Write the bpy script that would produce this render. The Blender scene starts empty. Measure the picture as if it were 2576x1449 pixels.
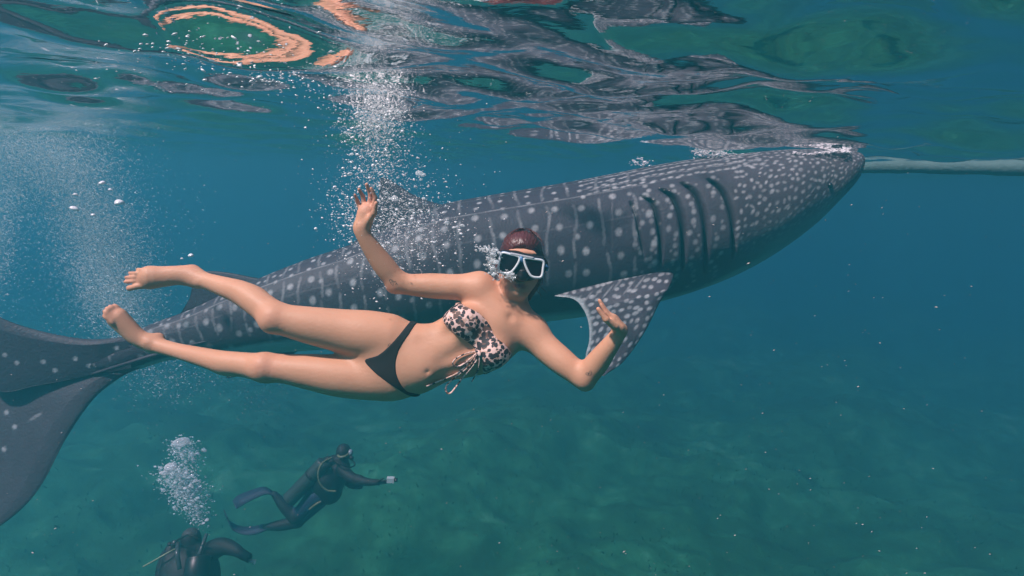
import bpy, math, random
import numpy as np
from mathutils import Vector, Matrix
random.seed(4); rng = np.random.default_rng(7)
R = math.radians
sc = bpy.context.scene
col = sc.collection

# ------------------------------------------------------------------ camera
F = 1535.0                      # focal length in units of a 2576 px wide frame
cam = bpy.data.cameras.new('camera'); cam.sensor_width = 36; cam.lens = 36*F/2576
cam.clip_start = .02; cam.clip_end = 400
cam_o = bpy.data.objects.new('camera', cam); col.objects.link(cam_o)
cam_o.matrix_world = (Matrix.Translation((0, 0, -.30)) @ Matrix.Rotation(R(90-10.1), 4, 'X') @ Matrix.Rotation(R(2.0), 4, 'Z'))
sc.camera = cam_o
CM = np.array(cam_o.matrix_world)
# ------------------------------------------------------------------ light
w = bpy.data.worlds.new('World'); sc.world = w; w.use_nodes = True
nt = w.node_tree; bg = nt.nodes['Background']
sky = nt.nodes.new('ShaderNodeTexSky'); sky.sky_type = 'NISHITA'; sky.sun_disc = False
L = Vector((.44, .38, -.81)).normalized()         # the way the sunlight travels
sky.sun_elevation = math.asin(-L.z); sky.sun_rotation = math.atan2(-L.x, -L.y)
nt.links.new(sky.outputs[0], bg.inputs[0]); bg.inputs[1].default_value = .15
sun = bpy.data.lights.new('sun', 'SUN'); sun.energy = 5; sun.angle = R(3); sun.color = (1, .95, .88)
sun_o = bpy.data.objects.new('sun', sun); col.objects.link(sun_o)
sun_o.rotation_euler = L.to_track_quat('-Z', 'Y').to_euler()
sc.view_settings.view_transform = 'Standard'; sc.view_settings.look = 'None'
sc.view_settings.gamma = 1; sc.view_settings.exposure = 0.42; sc.view_settings.use_curve_mapping = False
cy = sc.cycles
cy.max_bounces = 8; cy.diffuse_bounces = 2; cy.glossy_bounces = 3; cy.transmission_bounces = 4
cy.volume_bounces = 2; cy.transparent_max_bounces = 12; cy.caustics_reflective = False; cy.caustics_refractive = False
cy.use_denoising = True; cy.sample_clamp_indirect = 4

# ------------------------------------------------------------------ helpers
def P(px, py, d):
    """point in the camera-aligned frame (right, up, away) in metres"""
    return np.array([(px-1288)/F*d, -(py-724.5)/F*d, d])
def W(p):
    p = np.atleast_2d(np.asarray(p, float))
    q = np.stack([p[:, 0], p[:, 1], -p[:, 2]], 1)
    return q @ CM[:3, :3].T + CM[:3, 3]
def Wp(px, py, d): return W(P(px, py, d))[0]
def mesh(name, v, faces, mat, parent=None, smooth=True, attrs=None, origin=None):
    v = np.asarray(v, np.float32)
    if parent is not None: org = np.array(parent['_o'])
    else: org = np.asarray(origin if origin is not None else v.mean(0), float)
    me = bpy.data.meshes.new(name)
    v = (v - org).astype(np.float32)
    if isinstance(faces, np.ndarray):
        n = faces.shape[1]
        me.vertices.add(len(v)); me.vertices.foreach_set('co', v.ravel())
        me.loops.add(faces.size); me.loops.foreach_set('vertex_index', faces.astype(np.int32).ravel())
        me.polygons.add(len(faces)); me.polygons.foreach_set('loop_start', np.arange(0, faces.size, n, dtype=np.int32))
        me.update(calc_edges=True); me.validate()
    else:
        me.from_pydata(v.tolist(), [], faces); me.update()
    if smooth: me.polygons.foreach_set('use_smooth', np.ones(len(me.polygons), bool))
    for k, a in (attrs or {}).items():
        at = me.attributes.new(k, 'FLOAT', 'POINT'); at.data.foreach_set('value', np.asarray(a, np.float32))
    if mat: me.materials.append(mat)
    o = bpy.data.objects.new(name, me); col.objects.link(o)
    if parent is not None: o.parent = parent; 
    else: o.location = org
    o['_o'] = org.tolist() if parent is None else parent['_o']
    return o
def empty(name, loc, label, cat, group=None):
    o = bpy.data.objects.new(name, None); o.empty_display_size = .1; col.objects.link(o)
    o.location = loc; o['_o'] = [float(x) for x in loc]; tag(o, label, cat, group); return o
def tag(o, label=None, cat=None, group=None, kind=None):
    if label: o['label'] = label
    if cat: o['category'] = cat
    if group: o['group'] = group
    if kind: o['kind'] = kind
    return o
def grid_faces(nu, nv, wrap=False, off=0):
    i = np.arange(nu-1)[:, None]; j = np.arange(nv if wrap else nv-1)[None, :]; j2 = (j+1) % nv
    return (np.stack(np.broadcast_arrays(i*nv+j, i*nv+j2, (i+1)*nv+j2, (i+1)*nv+j), -1).reshape(-1, 4)+off)
def spline(pts, n, closed=False):
    """Catmull-Rom through pts (any dimension)"""
    p = np.asarray(pts, float)
    if closed: p = np.vstack([p[-1], p, p[0], p[1]])
    else: p = np.vstack([2*p[0]-p[1], p, 2*p[-1]-p[-2]])
    m = len(p)-3; t = np.linspace(0, m, n, endpoint=not closed); i = np.minimum(t.astype(int), m-1); f = (t-i)[:, None]
    a, b, c, d = p[i], p[i+1], p[i+2], p[i+3]
    return .5*((2*b)+(c-a)*f+(2*a-5*b+4*c-d)*f**2+(3*b-a-3*c+d)*f**3)
def tube(pts, rad, n=8, cap=True, flat=None):
    """tube along 3D points, returns verts, faces (list)"""
    p = np.asarray(pts, float); m = len(p); rad = np.broadcast_to(rad, (m,))
    t = np.gradient(p, axis=0); t /= np.linalg.norm(t, axis=1)[:, None]+1e-9
    up = np.array([0, 0, 1.]) if abs(t[0][2]) < .9 else np.array([1., 0, 0])
    vs = []; nrm = np.cross(t[0], up); nrm /= np.linalg.norm(nrm)
    for i in range(m):
        nrm = nrm - t[i]*nrm.dot(t[i]); nrm /= np.linalg.norm(nrm)+1e-9
        bi = np.cross(t[i], nrm)
        for k in range(n):
            a = 2*math.pi*k/n; vs.append(p[i]+rad[i]*(math.cos(a)*nrm+(flat or 1)*math.sin(a)*bi))
    fs = [tuple(q) for q in grid_faces(m, n, True).tolist()]
    if cap: fs.append(tuple(range(n))[::-1]); fs.append(tuple(range((m-1)*n, m*n)))
    return np.array(vs), fs
def join(parts):
    vs, fs, o = [], [], 0
    for v, f in parts:
        vs.append(v); fs += [tuple(int(i)+o for i in q) for q in f]; o += len(v)
    return np.vstack(vs), fs

class Nt:
    def __init__(s, name):
        s.m = bpy.data.materials.new(name); s.m.use_nodes = True; s.t = s.m.node_tree
        s.b = s.t.nodes['Principled BSDF']; s.out = s.t.nodes['Material Output']
    def n(s, typ, **kw):
        x = s.t.nodes.new('ShaderNode'+typ)
        for k, v in kw.items():
            if k[0]=='i' and k[1:].isdigit(): x.inputs[int(k[1:])].default_value = v
            else: setattr(x, k, v)
        return x
    def l(s, a, b): s.t.links.new(a, b)
    def attr(s, name): return s.n('Attribute', attribute_name=name).outputs['Fac']
    def math(s, op, a, b=None):
        x = s.n('Math', operation=op)
        for i, v in enumerate((a, b)):
            if v is None: continue
            if isinstance(v, (int, float)): x.inputs[i].default_value = v
            else: s.l(v, x.inputs[i])
        return x.outputs[0]
    def mix(s, f, a, b):
        x = s.n('Mix', data_type='RGBA')
        for i, v in ((0, f), (6, a), (7, b)):
            if isinstance(v, (int, float)): x.inputs[i].default_value = v
            elif isinstance(v, tuple): x.inputs[i].default_value = (*v, 1)
            else: s.l(v, x.inputs[i])
        return x.outputs[2]
    def noise(s, scale, detail=3, vec=None, out=0, rough=.5, dist=0):
        x = s.n('TexNoise'); x.inputs['Scale'].default_value = scale; x.inputs['Detail'].default_value = detail
        x.inputs['Roughness'].default_value = rough; x.inputs['Distortion'].default_value = dist
        if vec is None: vec = s.coord()
        s.l(vec, x.inputs['Vector']); return x.outputs[out]
    def coord(s):
        if not hasattr(s, '_c'): s._c = s.n('TexCoord').outputs['Object']
        return s._c
    def ramp(s, f, stops):
        x = s.n('ValToRGB'); e = x.color_ramp.elements
        while len(e) < len(stops): e.new(.5)
        for q, (p, c) in zip(e, stops): q.position = p; q.color = (c, c, c, 1) if isinstance(c, (int, float)) else (*c, 1)
        s.l(f, x.inputs[0]); return x.outputs[0]
    def bump(s, h, dist, strength=1):
        x = s.n('Bump'); x.inputs['Distance'].default_value = dist; x.inputs['Strength'].default_value = strength
        s.l(h, x.inputs['Height']); s.l(x.outputs[0], s.b.inputs['Normal']); return x
    def base(s, c, rough=.5, **kw):
        if isinstance(c, tuple): s.b.inputs['Base Color'].default_value = (*c, 1)
        else: s.l(c, s.b.inputs['Base Color'])
        s.b.inputs['Roughness'].default_value = rough
        for k, v in kw.items(): s.b.inputs[k.replace('_', ' ')].default_value = v
        return s.m
def plain(name, c, rough=.5, var=.12, scale=30, **kw):
    k = Nt(name); c2 = tuple(x*(1-var*2) for x in c)
    k.base(k.mix(k.noise(scale), c2, c), rough, **kw); return k.m

# ------------------------------------------------------------------ signed distance modelling
class Field:
    def __init__(s, lo, hi, h):
        s.h = h; s.lo = np.asarray(lo, float); s.n = np.ceil((np.asarray(hi)-s.lo)/h).astype(int)+1
        s.f = np.full(s.n, .05, np.float32)
        s.ax = [(s.lo[i]+np.arange(s.n[i])*h).astype(np.float32) for i in range(3)]
    def box(s, lo, hi):
        a = np.clip(np.floor((lo-s.lo)/s.h).astype(int), 0, s.n); b = np.clip(np.ceil((hi-s.lo)/s.h).astype(int)+1, 0, s.n)
        sl = tuple(slice(a[i], b[i]) for i in range(3))
        g = np.meshgrid(s.ax[0][sl[0]], s.ax[1][sl[1]], s.ax[2][sl[2]], indexing='ij', sparse=True)
        return sl, g
    def op(s, sl, d, k, sub=False):
        a = s.f[sl]
        if sub:
            h = np.maximum(k-np.abs(a+d), 0)/k; s.f[sl] = np.maximum(a, -d)+h*h*k*.25
        else:
            h = np.maximum(k-np.abs(a-d), 0)/k; s.f[sl] = np.minimum(a, d)-h*h*k*.25
    def cone(s, a, b, ra, rb, k=.02, n=None, fl=1, sub=False):
        a = np.asarray(a, float); b = np.asarray(b, float); m = max(ra, rb)+k+.02
        sl, g = s.box(np.minimum(a, b)-m, np.maximum(a, b)+m); u = b-a; uu = max(u.dot(u), 1e-9)
        q = [g[i]-a[i] for i in range(3)]
        t = np.clip((q[0]*u[0]+q[1]*u[1]+q[2]*u[2])/uu, 0, 1)
        q = [q[i]-t*u[i] for i in range(3)]
        if n is not None:
            n = np.asarray(n, float)/np.linalg.norm(n); dn = (q[0]*n[0]+q[1]*n[1]+q[2]*n[2])*(fl-1)
            q = [q[i]+n[i]*dn for i in range(3)]
        s.op(sl, (np.sqrt(q[0]**2+q[1]**2+q[2]**2)-(ra+(rb-ra)*t)).astype(np.float32), k, sub)
    def ell(s, c, r, ax=None, k=.02, sub=False):
        c = np.asarray(c, float); r = np.asarray(r, float); m = max(r)+k+.02
        sl, g = s.box(c-m, c+m); q = [g[i]-c[i] for i in range(3)]
        if ax is not None: q = [q[0]*ax[i][0]+q[1]*ax[i][1]+q[2]*ax[i][2] for i in range(3)]
        k0 = np.sqrt(sum((q[i]/r[i])**2 for i in range(3))); k1 = np.sqrt(sum((q[i]/r[i]**2)**2 for i in range(3)))+1e-6
        s.op(sl, (k0*(k0-1)/k1).astype(np.float32), k, sub)
    def chain(s, pts, k=.02, n=None, fl=1):
        """one limb: radii and path splined, a hard union inside, one smooth join to the rest"""
        p = spline(np.array([[*a, r] for a, r in pts]), (len(pts)-1)*5+1); m = p[:, 3].max()+k+.02
        sl, g = s.box(p[:, :3].min(0)-m, p[:, :3].max(0)+m); best = None
        if n is not None: n = np.asarray(n, float)/np.linalg.norm(n)
        for a, b in zip(p[:-1], p[1:]):
            u = b[:3]-a[:3]; uu = u.dot(u)+1e-12; q = [g[i]-a[i] for i in range(3)]
            t = np.clip((q[0]*u[0]+q[1]*u[1]+q[2]*u[2])/uu, 0, 1).astype(np.float32); q = [q[i]-t*u[i] for i in range(3)]
            if n is not None:
                dn = (q[0]*n[0]+q[1]*n[1]+q[2]*n[2])*(fl-1); q = [q[i]+n[i]*dn for i in range(3)]
            d = (np.sqrt(q[0]**2+q[1]**2+q[2]**2)-(a[3]+(b[3]-a[3])*t)).astype(np.float32)
            best = d if best is None else np.minimum(best, d)
        s.op(sl, best, k)
    def surf(s): return nets(s.f, s.lo, s.h)
def nets(f, lo, h):
    ins = f < 0; c = np.zeros(tuple(x-1 for x in f.shape), np.int8)
    sh = [(i, j, k) for i in (0, 1) for j in (0, 1) for k in (0, 1)]
    for i, j, k in sh: c += ins[i:f.shape[0]-1+i, j:f.shape[1]-1+j, k:f.shape[2]-1+k]
    act = (c > 0) & (c < 8); idx = np.argwhere(act); num = np.full(act.shape, -1, np.int32); num[act] = np.arange(len(idx))
    acc = np.zeros((len(idx), 3)); cnt = np.zeros(len(idx))
    for a in sh:
        for ax in range(3):
            if a[ax]: continue
            b = list(a); b[ax] = 1
            va = f[tuple((idx+a).T)]; vb = f[tuple((idx+b).T)]; m = (va < 0) != (vb < 0)
            t = va[m]/(va[m]-vb[m]); p = np.tile(np.array(a, float), (m.sum(), 1)); p[:, ax] = t
            acc[m] += p; cnt[m] += 1
    v = (idx+acc/cnt[:, None])*h+lo
    qs = []
    for ax in range(3):
        s0 = [slice(None)]*3; s1 = [slice(None)]*3; s0[ax] = slice(0, -1); s1[ax] = slice(1, None)
        A = ins[tuple(s0)]; B = ins[tuple(s1)]; e = np.argwhere(A != B)
        o = [x for x in range(3) if x != ax]
        e = e[(e[:, o[0]] > 0) & (e[:, o[1]] > 0) & (e[:, o[0]] < f.shape[o[0]]-1) & (e[:, o[1]] < f.shape[o[1]]-1)]
        def g(d0, d1): x = e.copy(); x[:, o[0]] -= d0; x[:, o[1]] -= d1; return num[tuple(x.T)]
        q = np.stack([g(1, 1), g(0, 1), g(0, 0), g(1, 0)], 1); fl = A[tuple(e.T)]
        if ax == 1: fl = ~fl
        q[~fl] = q[~fl][:, ::-1]; qs.append(q)
    return v, np.vstack(qs)[:, ::-1]     # flipped: the frame is left-handed
def poly_sdf(X, Y, pts):
    """signed distance to a closed 2D polygon"""
    pts = np.asarray(pts, float); d = np.full(X.shape, 1e9); s = np.ones(X.shape)
    for i in range(len(pts)):
        a, b = pts[i], pts[i-1]; e = b-a; wx, wy = X-a[0], Y-a[1]
        t = np.clip((wx*e[0]+wy*e[1])/(e.dot(e)+1e-12), 0, 1)
        d = np.minimum(d, (wx-e[0]*t)**2+(wy-e[1]*t)**2)
        c1 = Y >= a[1]; c2 = Y < b[1]; c3 = e[0]*wy > e[1]*wx
        s = np.where((c1 & c2 & c3) | (~c1 & ~c2 & ~c3), -s, s)
    return s*np.sqrt(d)

# ------------------------------------------------------------------ water body, surface, seabed, sky
def haze():
    k = Nt('water_haze'); k.t.nodes.remove(k.b)
    v = k.n('VolumePrincipled')
    v.inputs['Color'].default_value = (.078, .435, .52, 1)
    v.inputs['Absorption Color'].default_value = (.12, .10, .40, 1)
    v.inputs['Density'].default_value = .134; v.inputs['Anisotropy'].default_value = .64
    k.l(v.outputs[0], k.out.inputs['Volume'])
    x0, x1, y0, y1, z0, z1 = -90, 90, -40, 130, -11.5, .35
    v = [(x, y, z) for x in (x0, x1) for y in (y0, y1) for z in (z0, z1)]
    f = [(0, 1, 3, 2), (4, 6, 7, 5), (0, 4, 5, 1), (2, 3, 7, 6), (0, 2, 6, 4), (1, 5, 7, 3)]
    tag(mesh('haze', v, f, k.m, smooth=False, origin=(0, 0, -4)), 'blue green sea water filling the scene', 'water', kind='stuff')
haze()
def axis_grid(lo, hi, fine_lo, fine_hi, step, g):
    a = list(np.arange(fine_lo, fine_hi, step)); s = step; x = a[-1]
    while x < hi: s *= g; x += s; a.append(min(x, hi))
    s = step; x = a[0]; b = []
    while x > lo: s *= g; x -= s; b.append(max(x, lo))
    return np.array(b[::-1]+a)
def wave_h(X, Y):
    r = np.random.default_rng(64); Z = np.zeros(X.shape)
    for lam, n, amp, spread in ((2.6, 4, .014, .5), (1.2, 5, .0095, .6), (.62, 6, .0070, .75), (.33, 8, .0025, .9), (.17, 9, .0006, 1.2), (.095, 10, .00022, 1.4)):
        for i in range(n):
            th = R(100)+r.normal()*spread; l = lam*math.exp(r.normal()*.18); k = 2*math.pi/l; ph = r.uniform(0, 6.28)
            a = amp*r.uniform(.6, 1.3)
            w = np.sin(k*(X*math.cos(th)+Y*math.sin(th))+ph+.6*np.sin(X*.9+Y*.4+i))
            # short ripples die out with distance so the far mesh does not alias
            fade = 1/(1+(np.hypot(X, Y)/(lam*26))**4)
            Z += a*w*fade
    return Z
def sea_surface():
    xs = axis_grid(-88, 88, -3.2, 4.4, .018, 1.03); ys = axis_grid(-38, 128, .6, 6.5, .018, 1.025)
    X, Y = np.meshgrid(xs, ys, indexing='ij'); Z = wave_h(X, Y)
    Z = Z-.02*np.exp(-((X-2.6)**2/1.2+(Y-4.9)**2/.5))
    v = np.stack([X, Y, Z], -1).reshape(-1, 3)
    k = Nt('sea_surface'); k.t.nodes.remove(k.b)
    gl = k.n('BsdfGlossy'); gl.inputs['Roughness'].default_value = .03; gl.inputs['Color'].default_value = (.97, .97, .97, 1)
    tr = k.n('BsdfTransparent'); geo = k.n('NewGeometry')
    # internal reflection beyond the critical angle, clear window above
    dot = k.n('VectorMath', operation='DOT_PRODUCT'); k.l(geo.outputs['Incoming'], dot.inputs[0]); k.l(geo.outputs['Normal'], dot.inputs[1])
    a = k.math('ABSOLUTE', dot.outputs['Value'])
    mr = k.n('MapRange', interpolation_type='SMOOTHSTEP'); k.l(a, mr.inputs[0]); mr.inputs[1].default_value = .60; mr.inputs[2].default_value = .74
    mr.inputs[3].default_value = 1; mr.inputs[4].default_value = .02
    bp = k.n('Bump'); bp.inputs['Distance'].default_value = .002; bp.inputs['Strength'].default_value = .5
    mp = k.n('Mapping'); mp.inputs['Scale'].default_value = (.5, 1, 1); k.l(k.coord(), mp.inputs[0])
    k.l(k.noise(22, 3, mp.outputs[0]), bp.inputs['Height']); k.l(bp.outputs[0], gl.inputs['Normal'])
    mx = k.n('MixShader'); k.l(mr.outputs[0], mx.inputs[0]); k.l(tr.outputs[0], mx.inputs[1]); k.l(gl.outputs[0], mx.inputs[2])
    k.l(mx.outputs[0], k.out.inputs['Surface'])
    tag(mesh('water_surface', v, grid_faces(len(xs), len(ys)), k.m, origin=(0, 0, 0)), 'rippled underside of the sea surface mirroring the shark and swimmer', 'water', kind='structure')
sea_surface()
def bed_h(X, Y):
    r = np.random.default_rng(5); Z = -6.3-.02*Y
    for lam, n, amp in ((9, 4, .16), (3.5, 6, .07), (1.3, 8, .03), (.6, 8, .014)):
        for i in range(n):
            th = r.uniform(0, 6.28); k = 2*math.pi/(lam*r.uniform(.7, 1.4)); Z = Z+amp*np.sin(k*(X*math.cos(th)+Y*math.sin(th))+r.uniform(0, 6.28))
    return Z
def seabed():
    xs = axis_grid(-88, 88, -12, 12, .12, 1.08); ys = axis_grid(-38, 128, 3, 24, .12, 1.08)
    X, Y = np.meshgrid(xs, ys, indexing='ij')
    v = np.stack([X, Y, bed_h(X, Y)], -1).reshape(-1, 3)
    k = Nt('seabed_algae')
    n1 = k.noise(.55, 6, rough=.62); n2 = k.noise(2.6, 5, rough=.65); n3 = k.noise(14, 4)
    f = k.math('ADD', k.math('MULTIPLY', n1, .62), k.math('MULTIPLY', n2, .42))
    c = k.ramp(f, [(.38, (.008, .065, .018)), (.5, (.016, .13, .036)), (.60, (.035, .24, .080)), (.72, (.12, .45, .20))])
    c = k.mix(k.math('MULTIPLY', n3, .4), c, (.007, .06, .014))
    k.base(c, .9); k.bump(n2, .06)
    tag(mesh('seabed', v, grid_faces(len(xs), len(ys)), k.m, origin=(0, 0, 0)), 'green algae covered seabed with pale sandy patches', 'seabed', kind='structure')
    # low weed: tufts of small blades
    N = 9000; x = rng.uniform(-9, 10, N); y = 4.5+rng.random(N)**1.3*14
    m = (np.sin(x*1.7+np.sin(y*1.1)*1.5)+np.sin(y*1.3+x*.6) > -.5); x, y = x[m], y[m]; N = len(x); z = bed_h(x, y)
    a = rng.uniform(0, 6.28, N); h = rng.uniform(.03, .09, N); wd = rng.uniform(.006, .016, N)
    dx, dy = np.cos(a)*wd, np.sin(a)*wd; lx, ly = rng.normal(0, .04, N), rng.normal(0, .04, N)
    v = np.stack([np.stack([x-dx, y-dy, z-.01], 1), np.stack([x+dx, y+dy, z-.01], 1), np.stack([x+dx*.7+lx*.5, y+dy*.7+ly*.5, z+h*.6], 1), np.stack([x+lx, y+ly, z+h], 1)], 1).reshape(-1, 3)
    i = np.arange(N)*4; f = np.stack([i, i+1, i+2, i+3], 1)
    tag(mesh('seagrass', v, f, plain('seagrass', (.010, .08, .018), .8, .2, 3), smooth=False, origin=(0, 0, -6.9)), 'short green weed growing over the seabed', 'seagrass', kind='stuff')
seabed()
# ------------------------------------------------------------------ whale shark
TOP = [(2141, 397), (2140, 391), (2136, 387), (2110, 383), (2045, 380), (1960, 382), (1856, 391), (1740, 404), (1640, 420), (1540, 440), (1440, 459), (1340, 476), (1220, 496),
       (1110, 518), (1000, 565), (890, 614), (780, 651), (680, 690), (580, 732), (480, 779), (390, 812), (300, 852), (200, 888), (130, 905)]
BOT = [(2139, 434), (2132, 456), (2114, 484), (2078, 522), (2016, 584), (1926, 648), (1842, 694), (1752, 730), (1660, 758), (1565, 782), (1465, 797), (1362, 810), (1242, 822),
       (1140, 838), (1035, 852), (930, 866), (820, 878), (715, 886), (612, 892), (515, 900), (420, 908), (320, 936), (212, 940), (136, 925)]
DEP = [4.84, 4.84, 4.83, 4.82, 4.80, 4.76, 4.72, 4.68, 4.64, 4.60, 4.56, 4.52, 4.46, 4.40, 4.34, 4.27, 4.20, 4.13, 4.06, 3.99, 3.93, 3.86, 3.80, 3.76]
WID = [2.0, 1.9, 1.7, 1.5, 1.2, 1.12, 1.06, 1.02, 1.0, 1.0, 1.0, 1.0, .98, .96, .94, .92, .9, .88, .86, .84, .84, .9, .9, .5]
SLITS = [([(1583, 508), (1597, 545), (1606, 590), (1618, 645)], .45), ([(1612, 494), (1640, 520), (1655, 590), (1659, 668)], .8),
         ([(1657, 477), (1690, 505), (1711, 575), (1713, 680)], 1.), ([(1711, 460), (1746, 496), (1768, 570), (1771, 684)], 1.), ([(1777, 451), (1814, 488), (1838, 560), (1841, 652)], 1.)]
def shark():
    st = np.array([(*t, *b, d, w_) for t, b, d, w_ in zip(TOP, BOT, DEP, WID)], float)
    arc = np.concatenate([[0], np.cumsum(np.hypot(np.diff(st[:, 0]+st[:, 2]), np.diff(st[:, 1]+st[:, 3]))/2)])
    dense = spline(np.column_stack([st, arc]), 4000); NU = 1150
    u = np.linspace(0, arc[-1], NU); D = np.stack([np.interp(u, dense[:, 6], dense[:, i]) for i in range(6)], 1)
    cx, cyy = (D[:, 0]+D[:, 2])/2, (D[:, 1]+D[:, 3])/2
    hx, hy = (D[:, 0]-D[:, 2])/2, (D[:, 1]-D[:, 3])/2; rad = np.hypot(hx, hy)
    ph = np.concatenate([np.linspace(-90, 90, 300), np.linspace(90, 270, 70)[1:-1]])*math.pi/180; NV = len(ph)
    c, s = np.cos(ph), np.sin(ph)
    # cross-section: flanks a little flattened, a slight keel of ridges along the upper flank
    S_ = np.sign(s)*np.abs(s)**.92; C_ = np.sign(c)*np.abs(c)**.92
    ridge = np.zeros(NV)
    for v0, a in ((40, .012), (62, .008), (14, .010)): ridge += a*(np.exp(-((ph-R(v0))/R(2.2))**2)+np.exp(-((math.pi-ph-R(v0))/R(2.2))**2))
    fade = np.clip((u-430)/250, 0, 1)*np.clip((arc[-1]-60-u)/300, 0, 1)
    q = 1+fade[:, None]*ridge[None, :]
    PX = cx[:, None]+hx[:, None]*S_*q; PY = cyy[:, None]+hy[:, None]*S_*q
    U = np.broadcast_to(u[:, None], PX.shape); Wd = np.broadcast_to((rad[:, None]*ph[None, :]), PX.shape)
    near = (ph < math.pi/2)[None, :] & np.ones((NU, 1), bool)
    VF = np.broadcast_to((1-s[None, :])/2, PX.shape)      # 0 back .. 1 belly
    # where the near flank shows in the picture: it stands closer than the spine
    dn = D[:, 4][:, None]-(rad*D[:, 4]/F*D[:, 5])[:, None]*C_; QX = 1288+(PX-1288)*D[:, 4][:, None]/dn; QY = 724.5+(PY-724.5)*D[:, 4][:, None]/dn; cq = QX[:, 150]
    # gills: overlapping flaps
    disp = np.zeros(PX.shape); slit = np.zeros(PX.shape)
    for pts, amp in SLITS:
        sp = spline(pts, 60); y0, y1 = pts[0][1], pts[-1][1]
        xs = np.interp(QY, sp[:, 1], sp[:, 0]); dx = QX-xs
        t = np.clip((QY-y0)/(y1-y0), 0, 1); e = np.clip(np.minimum((QY-y0+4)/14, (y1+6-QY)/32), 0, 1)*near
        e = np.where((QX > 1540) & (QX < 1900), e, 0)
        wd = 17*(1-.6*t)*amp
        disp += e*amp*(np.where(dx < 0, .030*np.exp(dx/34), 0)-.062*np.exp(-((dx-wd*.5)/(wd*.6+1))**2))
        slit = np.maximum(slit, np.clip(e*1.6, 0, 1)*np.clip(1.9-1.5*np.abs(dx-wd*.45)/(wd*.5+.8), 0, 1)*min(1, amp+.1))
    # spots: (u, w) positions in the unrolled skin
    spot = np.zeros((NU, NV)); du = u[1]-u[0]; r_ = np.random.default_rng(12)
    phn = ph[:300]; dph = phn[1]-phn[0]
    def put(uu, w_, ru, rw, a, tilt=0.):
        for side in (0, 1):
            i = int(uu/du); 
            if i < 2 or i >= NU-2: return
            rr = rad[i]+1; p0 = w_/rr
            if abs(p0) > R(86): return
            R_ = max(ru, rw)*1.8; i0, i1 = max(0, i-int(R_/du)-2), min(NU, i+int(R_/du)+3)
            if side == 0: jn = slice(max(0, int((p0-R_/rr+math.pi/2)/dph)-1), int((p0+R_/rr+math.pi/2)/dph)+2); pp = ph[jn]
            else: jn = slice(300, NV); pp = math.pi-ph[jn]
            A = u[i0:i1, None]-uu; B = (pp[None, :]-p0)*rr; A2 = A+tilt*B
            dd = np.sqrt((A2/ru)**2+(B/rw)**2); spot[i0:i1, jn] = np.maximum(spot[i0:i1, jn], a*np.clip((1.45-dd)/.85, 0, 1))
    def u_of(px): return float(np.interp(-px, -cq, u))
    def radat(uu): return float(np.interp(uu, u, rad))
    # flank: columns of round spots with pale bars between them
    uu = u_of(1640); k = 0
    while uu < arc[-1]-60:
        r0 = radat(uu); wmax = r0*R(80); wmin = -r0*R(46)
        if k % 2 == 0:
            ww = wmax-r_.uniform(6, 22)
            while ww > wmin:
                up = ww > r0*R(38); put(uu+r_.normal()*5.5, ww, *( (5.2, 5.2) if up else (7.2, 7.6)), r_.uniform(.55, 1) if ww > -r0*.5 else .42)
                ww -= r_.uniform(24, 34) if up else r_.uniform(42, 62)
        else:
            for seg in range(2):
                a0 = wmax*.98 if seg == 0 else r0*R(36)-r_.uniform(0, 14); a1 = r0*R(42) if seg == 0 else wmin+r_.uniform(-10, 60)
                n = int(abs(a0-a1)/5); j = r_.uniform(0, 6); gap = r_.uniform(.4, .7)
                for t in range(n):
                    if seg and abs(t/max(n, 1)-gap) < .045: continue
                    put(uu+6*math.sin(t*.11+j)+2.5*math.sin(t*.31+2*j)+r_.normal()*.7, a0-t*5, 3.2, 5.5, (.40 if t/max(n, 1) < .8 else .26)*(.75+.25*math.sin(t*.5+j)))
            if r_.random() < .6: put(uu+r_.normal()*3, r0*R(r_.uniform(42, 76)), 4, 4, .7)
        if k % 4 == 1 and r_.random() < .8:
            put(uu+r_.normal()*3, r_.uniform(wmin, wmax*.4), 5.5, 6, .7)
        k += 1; uu += r_.uniform(.86, 1.14)*np.interp(cx[int(min(uu/du, NU-1))], [400, 800, 1200, 1640], [21, 25, 33, 34])
    # shoulder: flowing rows of dashes curving over the gills
    for row in range(7):
        w0 = 62-row*0; 
        for i in range(26):
            px = 1500+i*17+r_.normal()*3; uu = u_of(px); r0 = radat(uu)
            ww = r0*R(34+row*8.0)+r_.normal()*1.8
            if row > 0: put(uu, ww, 6.5, 3.4, r_.uniform(.55, .95), .2)
            if row in (2, 4, 6): put(uu+8, ww-6, 9, 1.5, .4)
    # gill panels
    for g in range(5):
        base = [1600, 1636, 1684, 1736, 1795][g]
        for i in range(15):
            uu = u_of(base+r_.uniform(-6, 26)); r0 = radat(uu); ww = r0*R(34)-i*19-r_.uniform(0, 6)
            if ww > -r0*R(58): put(uu, ww, 5.2, 5.2, r_.uniform(.4, .75))
            if r_.random() < .6: put(u_of(base+r_.uniform(0, 34)), ww-9, 3.2, 3.2, .4)
    # head: dense small spots
    gy = 0; uu = 14.
    while uu < u_of(1850):
        r0 = radat(uu); ww = r0*R(86)-((gy % 2)*8.)
        while ww > -r0*R(40)-r_.uniform(0, 30):
            f = np.clip((ww+r0*R(42))/80, .10, 1)*r_.uniform(.55, .95)
            big = uu > 150
            put(uu+r_.normal()*3.2, ww+r_.normal()*3, (4.4 if big else 3.2)*r_.uniform(.7, 1.25), (3.9 if big else 2.9)*r_.uniform(.7, 1.25), f, r_.normal()*.4)
            ww -= (18.5 if big else 13)+r_.uniform(-2, 3)
        gy += 1; uu += (15.5 if big else 11)
    ridge_line = np.zeros(PX.shape)
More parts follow.
